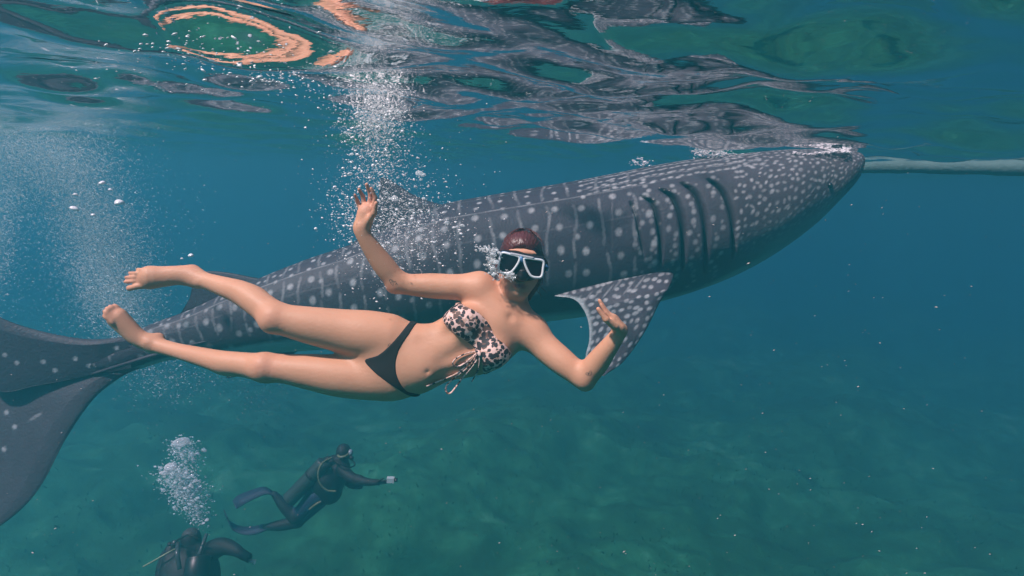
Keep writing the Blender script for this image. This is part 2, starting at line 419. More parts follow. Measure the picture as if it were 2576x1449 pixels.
    for v0, a in ((40, .5), (63, .22), (14, .16)):
        ridge_line = np.maximum(ridge_line, a*(fade*(.75+.25*np.sin(u*.09)))[:, None]*np.exp(-((np.minimum(ph, math.pi-ph)[None, :]-R(v0))*rad[:, None]/1.9)**2))
    bl = .90-.03*np.sin(u*.01); bl = np.interp(u, [0, 60, 250, 450, 900, 1500, 1850], [.72, .78, .86, .95, .90, .80, .90])
    belly = np.clip((VF-bl[:, None])/.05, 0, 1)
    hz = np.clip((u_of(1840)-u)/150, 0, 1)[:, None]; belly = belly*(1-hz)+hz*np.clip((VF-.56)/.42, 0, 1)*.8
    # mouth: a dark line low on the snout
    mth = np.exp(-((VF-(.80-.0011*u[:, None]))*rad[:, None]*2/3)**2)*(u[:, None] > 14)*(u[:, None] < 75)
    slit = np.maximum(slit, mth*.8)
    r_m = rad*D[:, 4]/F; hw = r_m*D[:, 5]
    depth = D[:, 4][:, None]-hw[:, None]*C_*1.0
    dsp = 1+disp/np.maximum(r_m[:, None], .05)*c
    depth = D[:, 4][:, None]-hw[:, None]*C_*dsp
    pts = np.stack([(PX-1288)/F*D[:, 4][:, None], -(PY-724.5)/F*D[:, 4][:, None], depth], -1).reshape(-1, 3)
    V = [pts]; A = {'spot': [np.maximum(spot, ridge_line).ravel()], 'belly': [belly.ravel()], 'slit': [slit.ravel()], 'head': [(np.clip((u_of(1560)-U)/420, 0, 1)).ravel()]}
    Fc = [grid_faces(NU, NV, True)[:, ::-1]]; off = NU*NV
    # end caps
    def cap(row):
        nonlocal off
        V.append(pts[row*NV:(row+1)*NV].mean(0)[None]); [A[k].append([0.]) for k in A]; c0 = off; off += 1
        i = np.arange(NV); j = (i+1) % NV; return np.stack([i+row*NV, j+row*NV, np.full(NV, c0), np.full(NV, c0)], 1)
    tris = [cap(0), cap(NU-1)[:, ::-1]]
    def fin(lead, trail, d0, d1, thick, spots=None, bend=0., nu=150, nv=110, pale=0., headv=0., dfun=None):
        """foil between a leading and a trailing edge, root to tip"""
        nonlocal off
        a = spline(lead, nu); b = spline(trail, nu); t = np.linspace(0, 1, nu)[:, None]; s_ = np.linspace(0, 1, nv)[None, :]
        X = a[:, 0:1]*(1-s_)+b[:, 0:1]*s_; Y = a[:, 1:2]*(1-s_)+b[:, 1:2]*s_
        th = thick*(1-.86*t**.8)*np.minimum(1, np.sqrt(s_*7))*(1-s_)**.75*np.clip(t/.14+.25, 0, 1)+.0016
        d = d0+(d1-d0)*t+bend*np.sin(t*math.pi)+0*s_
        if dfun: d = d+dfun(t, s_)
        sp = spots(X, Y, t, s_) if spots else np.zeros(X.shape)
        for sg in (-1, 1):
            V.append(np.stack([(X-1288)/F*d, -(Y-724.5)/F*d, d+sg*th], -1).reshape(-1, 3))
            A['spot'].append(sp.ravel()); A['belly'].append((np.zeros(X.shape)+np.clip((s_-.93)/.05, 0, 1)*pale).ravel()); A['slit'].append(np.zeros(X.size)); A['head'].append(np.full(X.size, headv))
            f = grid_faces(nu, nv, off=off); Fc.append(f if sg < 0 else f[:, ::-1]); off += nu*nv
        o0 = off-2*nu*nv; o1 = off-nu*nv; i = np.arange(nu-1)*nv
        for e in (0, nv-1):
            q = np.stack([o0+i+e, o0+i+nv+e, o1+i+nv+e, o1+i+e], 1); Fc.append(q if e else q[:, ::-1])
        j = np.arange(nv-1)+(nu-1)*nv; Fc.append(np.stack([o0+j, o0+j+1, o1+j+1, o1+j], 1)[:, ::-1])
    def dots(cs, X, Y):
        o = np.zeros(X.shape)
        for x, y, rx, ry, tilt, a in cs:
            c_, s_ = math.cos(tilt), math.sin(tilt); A_ = (X-x)*c_+(Y-y)*s_; B_ = -(X-x)*s_+(Y-y)*c_
            o = np.maximum(o, a*np.clip((1.35-np.sqrt((A_/rx)**2+(B_/ry)**2))/.6, 0, 1))
        return o
    pc = []
    for row in range(13):            # rows fanning out over the pectoral fin
        for i in range(17):
            y = 690+row*19+r_.normal()*3; x = 1392+i*19+(row % 2)*9+r_.normal()*3+row*2
            if r_.random() < .9: pc.append((x, y-(x-1540)*.28, r_.uniform(5, 8.5), r_.uniform(3.2, 4.6), -.38 if row < 7 else -.9, r_.uniform(.6, 1)))
    for i in range(7): pc.append((1450+i*26, 760-i*9+r_.normal()*8, 20, 2.2, -.9, .45))
    pec = lambda X, Y, t, s_: np.maximum(dots(pc, X, Y)*np.clip((s_)/.06, 0, 1), np.clip((s_-.955)/.03, 0, 1)*.75*(t < .85))
    fin([(1640, 600), (1680, 640), (1694, 682), (1682, 722), (1658, 764), (1622, 835), (1570, 908), (1520, 945)],
        [(1400, 690), (1378, 738), (1440, 751), (1466, 776), (1480, 812), (1482, 856), (1474, 905), (1508, 945)], 4.125, 4.0, .065, pec, pale=.6, headv=.35,
        dfun=lambda t, s_: .16*np.sin(np.pi*np.clip(t*2.2, 0, 1))*(1-s_)**1.3+.26*np.clip(1-t/.24, 0, 1)**1.5)
    # far pectoral, first dorsal, second dorsal, anal, pelvic, tail
    fin([(1600, 715), (1570, 735), (1530, 750), (1500, 760), (1470, 768), (1440, 774)], [(1420, 720), (1410, 735), (1400, 745), (1402, 755), (1415, 765), (1434, 773)], 4.95, 5.6, .05, nu=40, nv=30)
    dd = [(985+r_.uniform(-50, 80), 520+r_.uniform(-10, 90), 3.4, 3.4, 0, .5) for _ in range(14)]
    fin([(1150, 522), (1085, 508), (1040, 490), (1005, 468), (980, 452), (964, 446)], [(868, 632), (884, 614), (912, 590), (935, 550), (952, 500), (957, 448)], 4.36, 4.33, .05, lambda X, Y, t, s_: dots(dd, X, Y), nu=80, nv=60)
    fin([(690, 705), (640, 698), (590, 688), (540, 682), (505, 684), (492, 688)], [(452, 794), (462, 776), (476, 752), (482, 730), (484, 708), (488, 690)], 4.06, 4.03, .025, nu=60, nv=40)
    fin([(760, 878), (720, 900), (680, 918), (640, 934), (600, 946), (575, 952)], [(620, 884), (605, 896), (590, 912), (580, 928), (572, 940), (570, 951)], 4.18, 4.14, .02, nu=50, nv=30)
    cs = [(x, y, 5.5, 5.5, 0, 1.) for x, y in ((18, 892), (48, 912), (115, 909), (143, 931), (197, 901), (230, 919), (299, 875), (22, 1036), (43, 1072), (16, 1128))]
    cs += [(98, 1046, 17, 4, -.5, .5), (-60, 960, 6, 6, 0, 1), (-80, 1050, 6, 6, 0, 1), (-70, 860, 6, 6, 0, 1)]
    tail = lambda X, Y, t, s_: dots(cs, X, Y)
    # upper lobe: up and to the left, lower lobe: down and to the left
    fin([(330, 846), (220, 853), (100, 832), (0, 798), (-90, 740), (-190, 640), (-260, 520)], [(330, 925), (200, 950), (90, 970), (0, 984), (-90, 930), (-220, 760), (-275, 530)], 3.80, 3.52, .05, tail, nu=150, nv=120)
    fin([(350, 925), (290, 958), (230, 1010), (165, 1105), (110, 1210), (60, 1275), (-10, 1330), (-60, 1350)], [(230, 890), (40, 920), (-60, 960), (-110, 1010), (-110, 1100), (-95, 1190), (-85, 1280), (-70, 1345)], 3.84, 3.60, .05, tail, nu=150, nv=120, headv=.45)  # lower lobe: paler skin tone paints in the light it catches
    # tail keel
    kl = [Wp(560, 850, 3.90), Wp(480, 868, 3.855), Wp(390, 893, 3.79), Wp(300, 920, 3.755), Wp(220, 944, 3.77), Wp(150, 958, 3.80)]
    verts = W(np.vstack(V)); at = {k: np.concatenate(v_) for k, v_ in A.items()}
    k = Nt('whale_shark_skin'); co = k.coord()
    mott = k.noise(9, 5, rough=.6); fine = k.noise(60, 4); big = k.noise(2.2, 3)
    c0 = k.mix(mott, (.026, .022, .033), (.052, .044, .060)); c0 = k.mix(k.math('MULTIPLY', big, .5), c0, (.042, .040, .056)); c0 = k.mix(k.math('MULTIPLY', k.attr('head'), .8), c0, k.mix(mott, (.055, .047, .056), (.100, .086, .096)))
    sp = k.math('MULTIPLY', k.attr('spot'), k.ramp(k.noise(34, 3), [(.25, .55), (.6, 1.)]))
    c1 = k.mix(k.math('MULTIPLY', sp, .9), c0, (.40, .41, .42))
    c2 = k.mix(k.math('MULTIPLY', k.attr('belly'), .85), c1, k.mix(mott, (.34, .38, .38), (.44, .48, .47)))
    c3 = k.mix(k.attr('slit'), c2, (.006, .007, .012))
    k.base(c3, .55); k.b.inputs['Specular IOR Level'].default_value = .25
    k.bump(k.math('ADD', mott, fine), .0035)
    fq = np.vstack(Fc+tris)
    o = mesh('whale_shark', verts, fq, k.m, attrs=at, origin=W(P(1300, 650, 4.5))[0])
    tag(o, 'big grey whale shark covered in white spots, swimming just under the surface', 'whale shark')
    # lateral keel on the tail stalk, sunk into the flank
    v, f = tube(spline(kl, 60), np.interp(np.linspace(0, 1, 60), [0, .4, 1], [.004, .014, .004]), 10)
    tag(mesh('tail_keel', v, f, k.m, o))
    ex = [P(2088, 466, 4.64)]
    # eye: small dark ball in the flank of the snout, at the skin surface
    i = int(np.argmin(np.hypot(QX[:, :300]-2088, QY[:, :300]-466))); p = pts.reshape(NU, NV, 3)[:, :300].reshape(-1, 3)[i]
    bm_v, bm_f = ball(W(p)[0], .021, 16, 10)
    ek = plain('shark_eye', (.008, .009, .014), .15); mesh('eye', bm_v, bm_f, ek, o)
    return o
def ball(c, r, nu=12, nv=8, sc_=(1, 1, 1)):
    v = []; 
    for i in range(nv+1):
        a = math.pi*i/nv
        for j in range(nu): b = 2*math.pi*j/nu; v.append((c[0]+r*sc_[0]*math.sin(a)*math.cos(b), c[1]+r*sc_[1]*math.sin(a)*math.sin(b), c[2]+r*sc_[2]*math.cos(a)))
    return np.array(v), [tuple(q) for q in grid_faces(nv+1, nu, True).tolist()]
shark()

# ------------------------------------------------------------------ snorkelling woman
def q(px, py, dd=0.): return P(px, py, 2.19+dd)
def m_(px): return px*2.19/F
def skin_mat(name='skin', c=(.62, .31, .195)):
    k = Nt(name); n = k.noise(7, 4); f = k.noise(90, 3)
    a = k.mix(n, tuple(x*y for x, y in zip(c, (.86, .76, .70))), tuple(min(1, x*y) for x, y in zip(c, (1.05, 1.04, 1.05))))
    a = k.mix(k.attr('flush'), a, (.60, .24, .17)); a = k.mix(k.math('MULTIPLY', f, .25), a, tuple(x*.8 for x in c))
    a = k.mix(k.attr('lip'), a, (.36, .10, .09)); k.base(a, .52); k.b.inputs['Specular IOR Level'].default_value = .3
    k.b.inputs['Subsurface Weight'].default_value = .12; k.b.inputs['Subsurface Radius'].default_value = (1, .35, .2); k.b.inputs['Subsurface Scale'].default_value = .012
    k.bump(f, .0008); return k.m
def leopard(name='leopard_fabric', sc_=60, th0=.39):
    k = Nt(name); co = k.coord()
    nz = k.n('TexNoise'); nz.inputs['Scale'].default_value = 55; k.l(co, nz.inputs['Vector'])
    ad = k.n('VectorMath', operation='MULTIPLY_ADD'); k.l(nz.outputs['Color'], ad.inputs[0]); ad.inputs[1].default_value = (.012,)*3; k.l(co, ad.inputs[2])
    v = k.n('TexVoronoi'); v.inputs['Scale'].default_value = sc_; k.l(ad.outputs[0], v.inputs['Vector'])
    sep = k.n('SeparateColor'); k.l(v.outputs['Color'], sep.inputs[0])
    th = k.math('ADD', k.math('MULTIPLY', sep.outputs[0], .34), th0)
    d = k.math('SUBTRACT', th, v.outputs['Distance']); dark = k.ramp(k.math('ADD', k.math('MULTIPLY', d, 8), .5), [(.45, 0), (.6, 1)])
    brown = k.ramp(sep.outputs[1], [(.72, 0), (.74, 1)])
    c = k.mix(dark, k.mix(k.math('MULTIPLY', k.ramp(k.noise(60, 2), [(.56, 0), (.6, 1)]), .75), (.78, .50, .44), (.45, .25, .17)), k.mix(brown, (.022, .012, .016), (.12, .055, .04)))
    k.base(c, .7); k.bump(k.noise(40, 3), .0025); return k.m
def woman():
    B = Field(P(225, 1040, 2.19)-[0, 0, .30], P(1640, 425, 2.19)+[0, 0, .22], .0037); Z = (0, 0, 1)
    # torso: elliptical sections down the bent spine
    fl = 1.55
    B.chain([(q(1240, 826, .01), m_(86)), (q(1200, 850, .005), m_(90)), (q(1160, 868), m_(84)), (q(1112, 884), m_(76)), (q(1070, 896), m_(82)), (q(1030, 904), m_(92)), (q(985, 906, .005), m_(95))], .03, Z, fl)
    B.cone(q(1262, 800, .02), q(1215, 845, .02), m_(62), m_(84), .03, Z, 1.5)
    # shoulders, neck, collar bones
    B.cone(q(1276, 770, .03), q(1207, 722, .02), m_(34), m_(33), .05); B.cone(q(1276, 782, .03), q(1340, 826, .02), m_(34), m_(34), .05)
    B.cone(q(1252, 790, .0), q(1210, 735, .0), m_(36), m_(30), .04); B.cone(q(1270, 815, .0), q(1335, 840, .0), m_(42), m_(34), .04)
    B.chain([(q(1300, 715, .035), m_(34)), (q(1288, 755, .03), m_(32)), (q(1274, 795, .03), m_(36))], .035)
    B.chain([(q(1283, 800, -.047), m_(4)), (q(1255, 775, -.047), m_(4)), (q(1216, 735, -.018), m_(4.5))], .022)
    B.chain([(q(1290, 806, -.047), m_(4)), (q(1318, 818, -.038), m_(4)), (q(1345, 828, -.016), m_(4.5))], .022)
    B.cone(q(1268, 752, -.014), q(1284, 798, -.045), m_(5), m_(4), .022); B.cone(q(1308, 752, -.02), q(1288, 800, -.045), m_(5), m_(4), .022)
    B.ell(q(1286, 797, -.066), (.008, .010, .008), k=.02, sub=True)
    # breasts
    B.ell(q(1168, 812, -.052), (.066, .062, .060), k=.035); B.ell(q(1238, 888, -.048), (.058, .056, .056), k=.035)
    # belly relief
    B.cone(q(1180, 880, -.088), q(1100, 915, -.088), .020, .018, .03, sub=True)
    B.ell(q(1062, 925, -.050), (.055, .05, .034), k=.05); B.cone(q(1165, 930, -.070), q(1100, 962, -.060), .015, .014, .03, sub=True); B.cone(q(1125, 838, -.088), q(1060, 852, -.088), .015, .012, .03, sub=True)
    B.ell(q(1075, 936, -.090), (.0075, .0065, .014), k=.008, sub=True)
    B.cone(q(1120, 800, -.02), q(1096, 812, -.06), .004, .003, .012, sub=True)
    # right arm (viewer's left), raised
    B.chain([(q(1205, 719, .01), m_(34)), (q(1150, 722, .01), m_(33)), (q(1085, 719, .01), m_(32)), (q(1030, 716, .005), m_(27)), (q(1002, 712, .0), m_(25))], .03)
    B.ell(q(988, 722, .012), (.024, .022, .026), k=.02)
    B.chain([(q(1000, 708, 0), m_(26)), (q(970, 673, -.02), m_(28)), (q(940, 632, -.045), m_(24)), (q(915, 592, -.07), m_(19)), (q(909, 574, -.075), m_(19))], .022)
    B.cone(q(909, 576, -.075), q(921, 538, -.075), m_(17), m_(22), .016, Z, 1.25); B.cone(q(914, 562, -.07), q(926, 528, -.075), m_(15), m_(17), .016, Z, 1.3)
    hand = [  # base, mid, tip, radius  (index .. little)
        ((939, 524, -.085), (944, 497, -.095), (934, 474, -.11), 5.6), ((930, 519, -.075), (932, 488, -.085), (922, 464, -.105), 5.8),
        ((917, 519, -.068), (913, 494, -.08), (903, 476, -.10), 5.4), ((906, 525, -.062), (899, 506, -.075), (893, 490, -.095), 4.9)]
    for a, b, c, r in hand:
        B.cone(q(*a), q(*b), m_(r+.8), m_(r), .006); B.cone(q(*b), q(*c), m_(r), m_(r-1.1), .004)
    B.cone(q(925, 560, -.085), q(941, 536, -.118), m_(9), m_(7.5), .014); B.cone(q(941, 536, -.118), q(946, 511, -.132), m_(7), m_(5.4), .005)
    # left arm (viewer's right), bent
    B.chain([(q(1338, 838, .0), m_(38)), (q(1372, 874, -.02), m_(36)), (q(1412, 908, -.045), m_(34)), (q(1446, 935, -.06), m_(30)), (q(1468, 953, -.07), m_(26))], .028)
    B.ell(q(1474, 968, -.062), (.022, .022, .022), k=.018)
    B.chain([(q(1472, 948, -.07), m_(28)), (q(1500, 915, -.10), m_(29)), (q(1530, 875, -.14), m_(23)), (q(1554, 843, -.165), m_(18)), (q(1560, 832, -.17), m_(17))], .022)
    B.cone(q(1560, 830, -.17), q(1543, 805, -.17), m_(15), m_(14), .014, (.6, .8, 0), 1.0); B.cone(q(1556, 824, -.15), q(1540, 802, -.15), m_(13), m_(12), .012)
    B.cone(q(1556, 824, -.19), q(1540, 802, -.19), m_(13), m_(12), .012)
    for (a, b, c, r) in (((1541, 803, -.202), (1524, 786, -.205), (1512, 766, -.208), 5.4), ((1540, 800, -.184), (1522, 781, -.186), (1508, 756, -.19), 5.8),
                         ((1542, 799, -.166), (1525, 783, -.165), (1513, 762, -.165), 5.4), ((1545, 802, -.15), (1530, 788, -.146), (1520, 772, -.142), 4.7)):
        B.cone(q(*a), q(*b), m_(r+1), m_(r), .006); B.cone(q(*b), q(*c), m_(r), m_(r-1.2), .004)
    B.cone(q(1546, 822, -.21), q(1524, 803, -.232), m_(9), m_(7.5), .012); B.cone(q(1524, 803, -.232), q(1505, 777, -.238), m_(7), m_(5.2), .005)
    # upper leg in the picture (her right)
    B.chain([(q(975, 850, .0), m_(62)), (q(925, 842, -.01), m_(61)), (q(860, 832, -.025), m_(54)), (q(790, 820, -.045), m_(47)), (q(730, 808, -.06), m_(40)), (q(692, 800, -.07), m_(36))], .03)
    B.ell(q(684, 808, -.085), (.040, .040, .036), k=.02)
    B.chain([(q(690, 795, -.06), m_(35)), (q(650, 764, -.04), m_(34)), (q(610, 738, -.015), m_(31)), (q(565, 722, .01), m_(26)), (q(525, 709, .03), m_(22)), (q(497, 702, .04), m_(22))], .025)
    B.ell(q(640, 752, .0), (.05, .036, .036), k=.03)                                    # calf
    B.chain([(q(484, 688, .055), m_(24)), (q(470, 690, .05), m_(21))], .018)              # heel
    B.ell(q(500, 711, .02), (.014, .014, .014), k=.012)                                   # ankle bone
    B.chain([(q(495, 700, .04), m_(23)), (q(450, 693, .03), m_(25)), (q(410, 696, .02), m_(27)), (q(378, 698, .01), m_(30))], .02, Z, 1.25)
    for x, y, bx, by, r in ((318, 725, 372, 717, 7.6), (311, 709, 366, 706, 5.2), (313, 698, 366, 696, 5.), (322, 687, 370, 687, 4.8), (342, 678, 378, 680, 4.7)):
        mx, my = (x+bx)/2-2, (y+by)/2; B.cone(q(bx, by, .005), q(mx, my, -.006), m_(r+1.4), m_(r), .006); B.cone(q(mx, my, -.006), q(x+r, y, .004), m_(r*.95), m_(r), .004)
    # lower leg in the picture (her left)
    B.chain([(q(985, 948, .01), m_(58)), (q(925, 952, .0), m_(54)), (q(850, 945, -.01), m_(52)), (q(785, 936, -.02), m_(45)), (q(720, 928, -.03), m_(37)), (q(670, 925, -.035), m_(35))], .03)
    B.ell(q(660, 921, -.05), (.036, .038, .036), k=.02)
    B.chain([(q(665, 925, -.03), m_(35)), (q(610, 917, -.015), m_(31)), (q(560, 911, .0), m_(29)), (q(500, 896, .03), m_(24)), (q(440, 881, .06), m_(20)), (q(392, 868, .08), m_(21))], .025)
    B.ell(q(585, 920, .02), (.055, .034, .036), k=.03)
    B.chain([(q(388, 862, .09), m_(21)), (q(398, 852, .10), m_(17))], .018)
    B.ell(q(372, 862, .06), (.015, .015, .015), k=.012)
    B.chain([(q(378, 864, .08), m_(22)), (q(345, 848, .07), m_(24)), (q(318, 822, .06), m_(26)), (q(296, 800, .05), m_(27))], .02, (.1, .1, 1), 1.2)
    for x, y, bx, by, r, dd in ((288, 770, 306, 794, 7.4, .045), (277, 770, 296, 796, 5.2, .03), (268, 775, 288, 800, 5, .02), (262, 783, 284, 806, 4.8, .015), (261, 794, 284, 813, 4.6, .015)):
        B.cone(q(bx, by, dd+.008), q(x+4, y+4, dd), m_(r+1.2), m_(r), .006); B.cone(q(x+4, y+4, dd), q(x, y, dd), m_(r), m_(r*.9), .004)
    # head, in its own tilted frame
    a = R(9); e1 = np.array([math.cos(a), -math.sin(a), 0]); e2 = np.array([math.sin(a), math.cos(a), 0]); e3 = np.array([0, 0, 1.]); H = q(1311, 660)
    AX = (e1, e2, e3); h = lambda x, y, z: H+x*e1+y*e2+z*e3
    B.ell(h(0, .022, .022), (.068, .082, .090), AX, .02); B.ell(h(0, -.045, -.012), (.056, .074, .066), AX, .03)
    B.ell(h(0, -.105, -.050), (.026, .020, .022), AX, .03); B.cone(h(-.048, -.055, .0), h(-.018, -.108, -.04), .018, .016, .03); B.cone(h(.048, -.055, .0), h(.018, -.108, -.04), .018, .016, .03)
    for sx in (-1, 1):
        B.ell(h(.036*sx, -.038, -.052), (.022, .022, .020), AX, .02)
        B.ell(h(.031*sx, .012, -.082), (.017, .013, .014), AX, .012, sub=True)
        B.ell(h(.071*sx, -.005, .012), (.008, .028, .017), AX, .008)
    B.cone(h(0, .012, -.074), h(0, -.030, -.094), .009, .012, .012); B.ell(h(0, .034, -.064), (.05, .010, .016), AX, .02)
    B.cone(h(-.024, -.070, -.066), h(0, -.0775, -.0785), .005, .0078, .006); B.cone(h(.024, -.070, -.066), h(0, -.0775, -.0785), .005, .0078, .006)
    B.cone(h(-.019, -.079, -.066), h(0, -.0900, -.0770), .005, .0084, .006); B.cone(h(.019, -.079, -.066), h(0, -.0900, -.0770), .005, .0084, .006)
    B.cone(h(-.030, -.073, -.070), h(0, -.0835, -.0865), .0022, .0030, .003, sub=True); B.cone(h(.030, -.073, -.070), h(0, -.0835, -.0865), .0022, .0030, .003, sub=True)
    v, f = B.surf()
    px = v[:, 0]/v[:, 2]*F+1288; py = 724.5-v[:, 1]/v[:, 2]*F          # relax the limbs, keep face, hands and feet crisp
    wt = np.ones(len(v))
    for x, y, r in ((1311, 660, 105), (920, 500, 70), (1525, 785, 60), (330, 700, 60), (275, 790, 45)): wt = np.minimum(wt, np.clip((np.hypot(px-x, py-y)-r)/20+.12, .12, 1))
    e = np.vstack([f[:, [0, 1]], f[:, [1, 2]], f[:, [2, 3]], f[:, [3, 0]]])
    for _ in range(14):
        nv = len(v); cnt = np.bincount(e[:, 0], minlength=nv)+np.bincount(e[:, 1], minlength=nv)
        av = np.stack([np.bincount(e[:, 0], v[e[:, 1], i], nv)+np.bincount(e[:, 1], v[e[:, 0], i], nv) for i in range(3)], 1)/np.maximum(cnt, 1)[:, None]
        v = v+(av-v)*(wt*.6)[:, None]
    wv = W(v)
    px = v[:, 0]/v[:, 2]*F+1288; py = 724.5-v[:, 1]/v[:, 2]*F
    fx = np.zeros(len(v))
    for x, y, r, s_ in ((665, 925, 34, .42), (676, 815, 36, .35), (985, 735, 26, .4), (1478, 972, 24, .35), (925, 490, 45, .6), (1512, 770, 30, .35), (275, 780, 30, .35), (318, 705, 28, .4),
                        (1300, 715, 70, .32), (1285, 640, 60, .35), (1225, 740, 60, .14), (1290, 850, 50, .15), (480, 668, 18, .25), (1307, 717, 12, .7)):
        fx = np.maximum(fx, s_*np.exp(-((px-x)**2+(py-y)**2)/r**2))
    lip = np.exp(-(((px-1306)+.16*(py-719))/17)**4-((py-719-.0075*(px-1306)**2*0-.16*(px-1306))/6.5)**4)
    root = empty('person', W(q(1050, 900))[0], 'snorkelling woman in a leopard bikini top and black briefs, waving with both arms', 'person')
    body = mesh('body', wv, f, skin_mat(), root, attrs={'flush': fx, 'lip': lip*(v[:, 2] < 2.2)})
    # ---- swimwear cut out of a slightly swollen copy of the body
    def cloth(name, poly, off, mat, d=2.10, rnd=.004):
        pp = np.array([P(x, y, d)[:2] for x, y in poly]); lo, hi = pp.min(0)-.02, pp.max(0)+.02
        sl, g = B.box(np.array([lo[0], lo[1], 1.95]), np.array([hi[0], hi[1], 2.40]))
        X, Y = np.meshgrid(g[0].ravel(), g[1].ravel(), indexing='ij'); ps = poly_sdf(X, Y, pp)[:, :, None]
        a_ = B.f[sl]-off; b_ = ps+0*a_; hh = np.maximum(rnd-np.abs(a_-b_), 0)/rnd
        ff = (np.maximum(a_, b_)+hh*hh*rnd*.25).astype(np.float32)
        lo3 = np.array([g[i].ravel()[0] for i in range(3)]); vv, fc = nets(ff, lo3, B.h)
        return mesh(name, W(vv), fc, mat, root)
    leo = leopard()
    cloth('bikini_top', spline([(1133, 763), (1148, 762), (1175, 773), (1205, 789), (1230, 816), (1246, 848), (1267, 865), (1282, 885), (1288, 898), (1278, 911), (1248, 932), (1218, 950), (1213, 938), (1213, 910), (1202, 889), (1187, 872), (1163, 851), (1135, 833), (1110, 806), (1116, 786), (1126, 769)], 120, True), .0055, leo)
    blk = plain('black_fabric', (.008, .004, .006), .9, .2, 60)
    cloth('bikini_bottom', spline([(1033, 796), (1046, 796), (1043, 806), (1027, 839), (1006, 874), (996, 904), (995, 934), (1004, 964), (1020, 989), (1046, 1001), (1042, 1012), (1020, 1002), (995, 980), (965, 957), (936, 934), (914, 908), (950, 894), (980, 869), (1005, 839), (1026, 806)], 120, True), .0045, blk)
    # ---- things drawn on the skin: cords and tattoos follow the surface
    from mathutils.bvhtree import BVHTree
    bvh = BVHTree.FromPolygons([Vector(x) for x in wv.tolist()], f.tolist()); co = Vector(CM[:3, 3])
    tb = bpy.data.objects['bikini_top']; tbv = [v_.co+tb.parent.location for v_ in tb.data.vertices]; bvt = BVHTree.FromPolygons(tbv, [tuple(p.vertices) for p in tb.data.polygons])
    def drape(pts, lift, n=60, default=2.12, closed=False):
        out = []; last = default
        for x, y in spline(pts, n, closed):
            t = Vector(Wp(x, y, 1.))-co; L1 = t.length; t.normalize(); ds = []
            for b in (bvh, bvt):
                hit = b.ray_cast(co, t)
                if hit[0] is not None: ds.append(hit[3]/L1)
            dd = min(ds) if ds else last
            if abs(dd-last) > .04 and out: dd = last
            last = dd; out.append(Wp(x, y, dd-lift))
        o = np.array(out); 
        for _ in range(3): o[1:-1] = (o[:-2]+2*o[1:-1]+o[2:])/4
        return o
    cords = [[(1200, 884), (1176, 888), (1150, 900), (1139, 912), (1143, 921), (1158, 920), (1180, 905), (1202, 886)],
             [(1203, 886), (1180, 912), (1152, 938), (1120, 953), (1095, 963), (1073, 972)],
             [(1203, 888), (1185, 918), (1150, 946), (1126, 966), (1121, 980), (1127, 990), (1137, 986), (1152, 966), (1176, 936), (1196, 912), (1206, 889)],
             [(1206, 888), (1206, 915), (1200, 937), (1187, 960)]]
    cordm = leopard('leopard_cord', 75, .22)
    for c in cords:
        v_, f_ = tube(drape(c, .009), m_(2.7), 8, flat=.7); mesh('cord', v_, f_, cordm, root)
    kv, kf = tube(drape([(1196, 878), (1204, 886), (1208, 896)], .008, 12), m_(5.5)*np.sin(np.linspace(.5, 2.6, 12)), 10); mesh('knot', kv, kf, leo, root)
    ink = plain('tattoo_ink', (.05, .035, .04), .7)
    sets = {'forearm_tattoo': [[(979, 703), (981, 709), (984, 714)], [(979, 705), (984, 703), (986, 708), (983, 711)], [(986, 703), (988, 710), (990, 716)], [(989, 706), (992, 712)], [(991, 709), (995, 708), (997, 713), (994, 716)], [(996, 711), (1000, 716)], [(984, 714), (990, 719)]],
            'leaf_tattoo': [[(1473, 941), (1476, 937), (1480, 938), (1481, 943), (1477, 944), (1473, 941)], [(1480, 943), (1482, 936), (1487, 932), (1489, 938), (1486, 943), (1481, 944)], [(1476, 941), (1488, 937)]],
            'ribbon_tattoo': [[(975, 872), (978, 866), (981, 864), (983, 867), (980, 871), (976, 866)]]}
    for nme, ls in sets.items():
        mesh(nme, *join([tube(drape(c, -.0002, 24), .0008, 5) for c in ls]), ink, root)
    # ---- hair
    Hf = Field(h(-.16, -.22, -.14), h(.16, .16, .22), .004)
    Hf.ell(h(0, .030, .030), (.0745, .0835, .096), AX); Hf.ell(h(-.012, .050, .0), (.064, .062, .082), AX, .02)
    Hf.chain([(h(.062, .02, .02), .020), (h(.070, -.03, .03), .018), (h(.058, -.085, .045), .017), (h(.045, -.13, .06), .010)], .02)
    Hf.chain([(h(-.060, .02, .02), .022), (h(-.072, -.02, .02), .020), (h(-.066, -.06, .03), .014), (h(-.058, -.085, .045), .008)], .02)
    Hf.chain([(h(.0, .0, .085), .05), (h(.01, -.07, .085), .045), (h(.0, -.13, .09), .02)], .03)
    Hf.ell(h(-.004, -.035, -.105), (.058, .088, .088), AX, .012, sub=True); Hf.ell(h(0, -.08, -.05), (.056, .075, .08), AX, .01, sub=True)
    g = np.meshgrid(*Hf.ax, indexing='ij'); ang = np.arctan2(g[0]-H[0], g[1]-H[1]); Hf.f += (.0012*np.sin(ang*46+30*(g[2]-2.1))+.0008*np.sin(ang*91)).astype(np.float32)
    hv, hf = Hf.surf(); k = Nt('wet_red_hair'); s1 = k.n('Mapping'); s1.inputs['Scale'].default_value = (60, 8, 12); k.l(k.coord(), s1.inputs[0])
    nn = k.noise(4, 4, s1.outputs[0]); k.base(k.mix(nn, (.035, .008, .010), (.15, .034, .032)), .32); k.bump(nn, .003)
    hair = mesh('hair', W(hv), hf, k.m, root)
    rr = np.random.default_rng(3); st = []
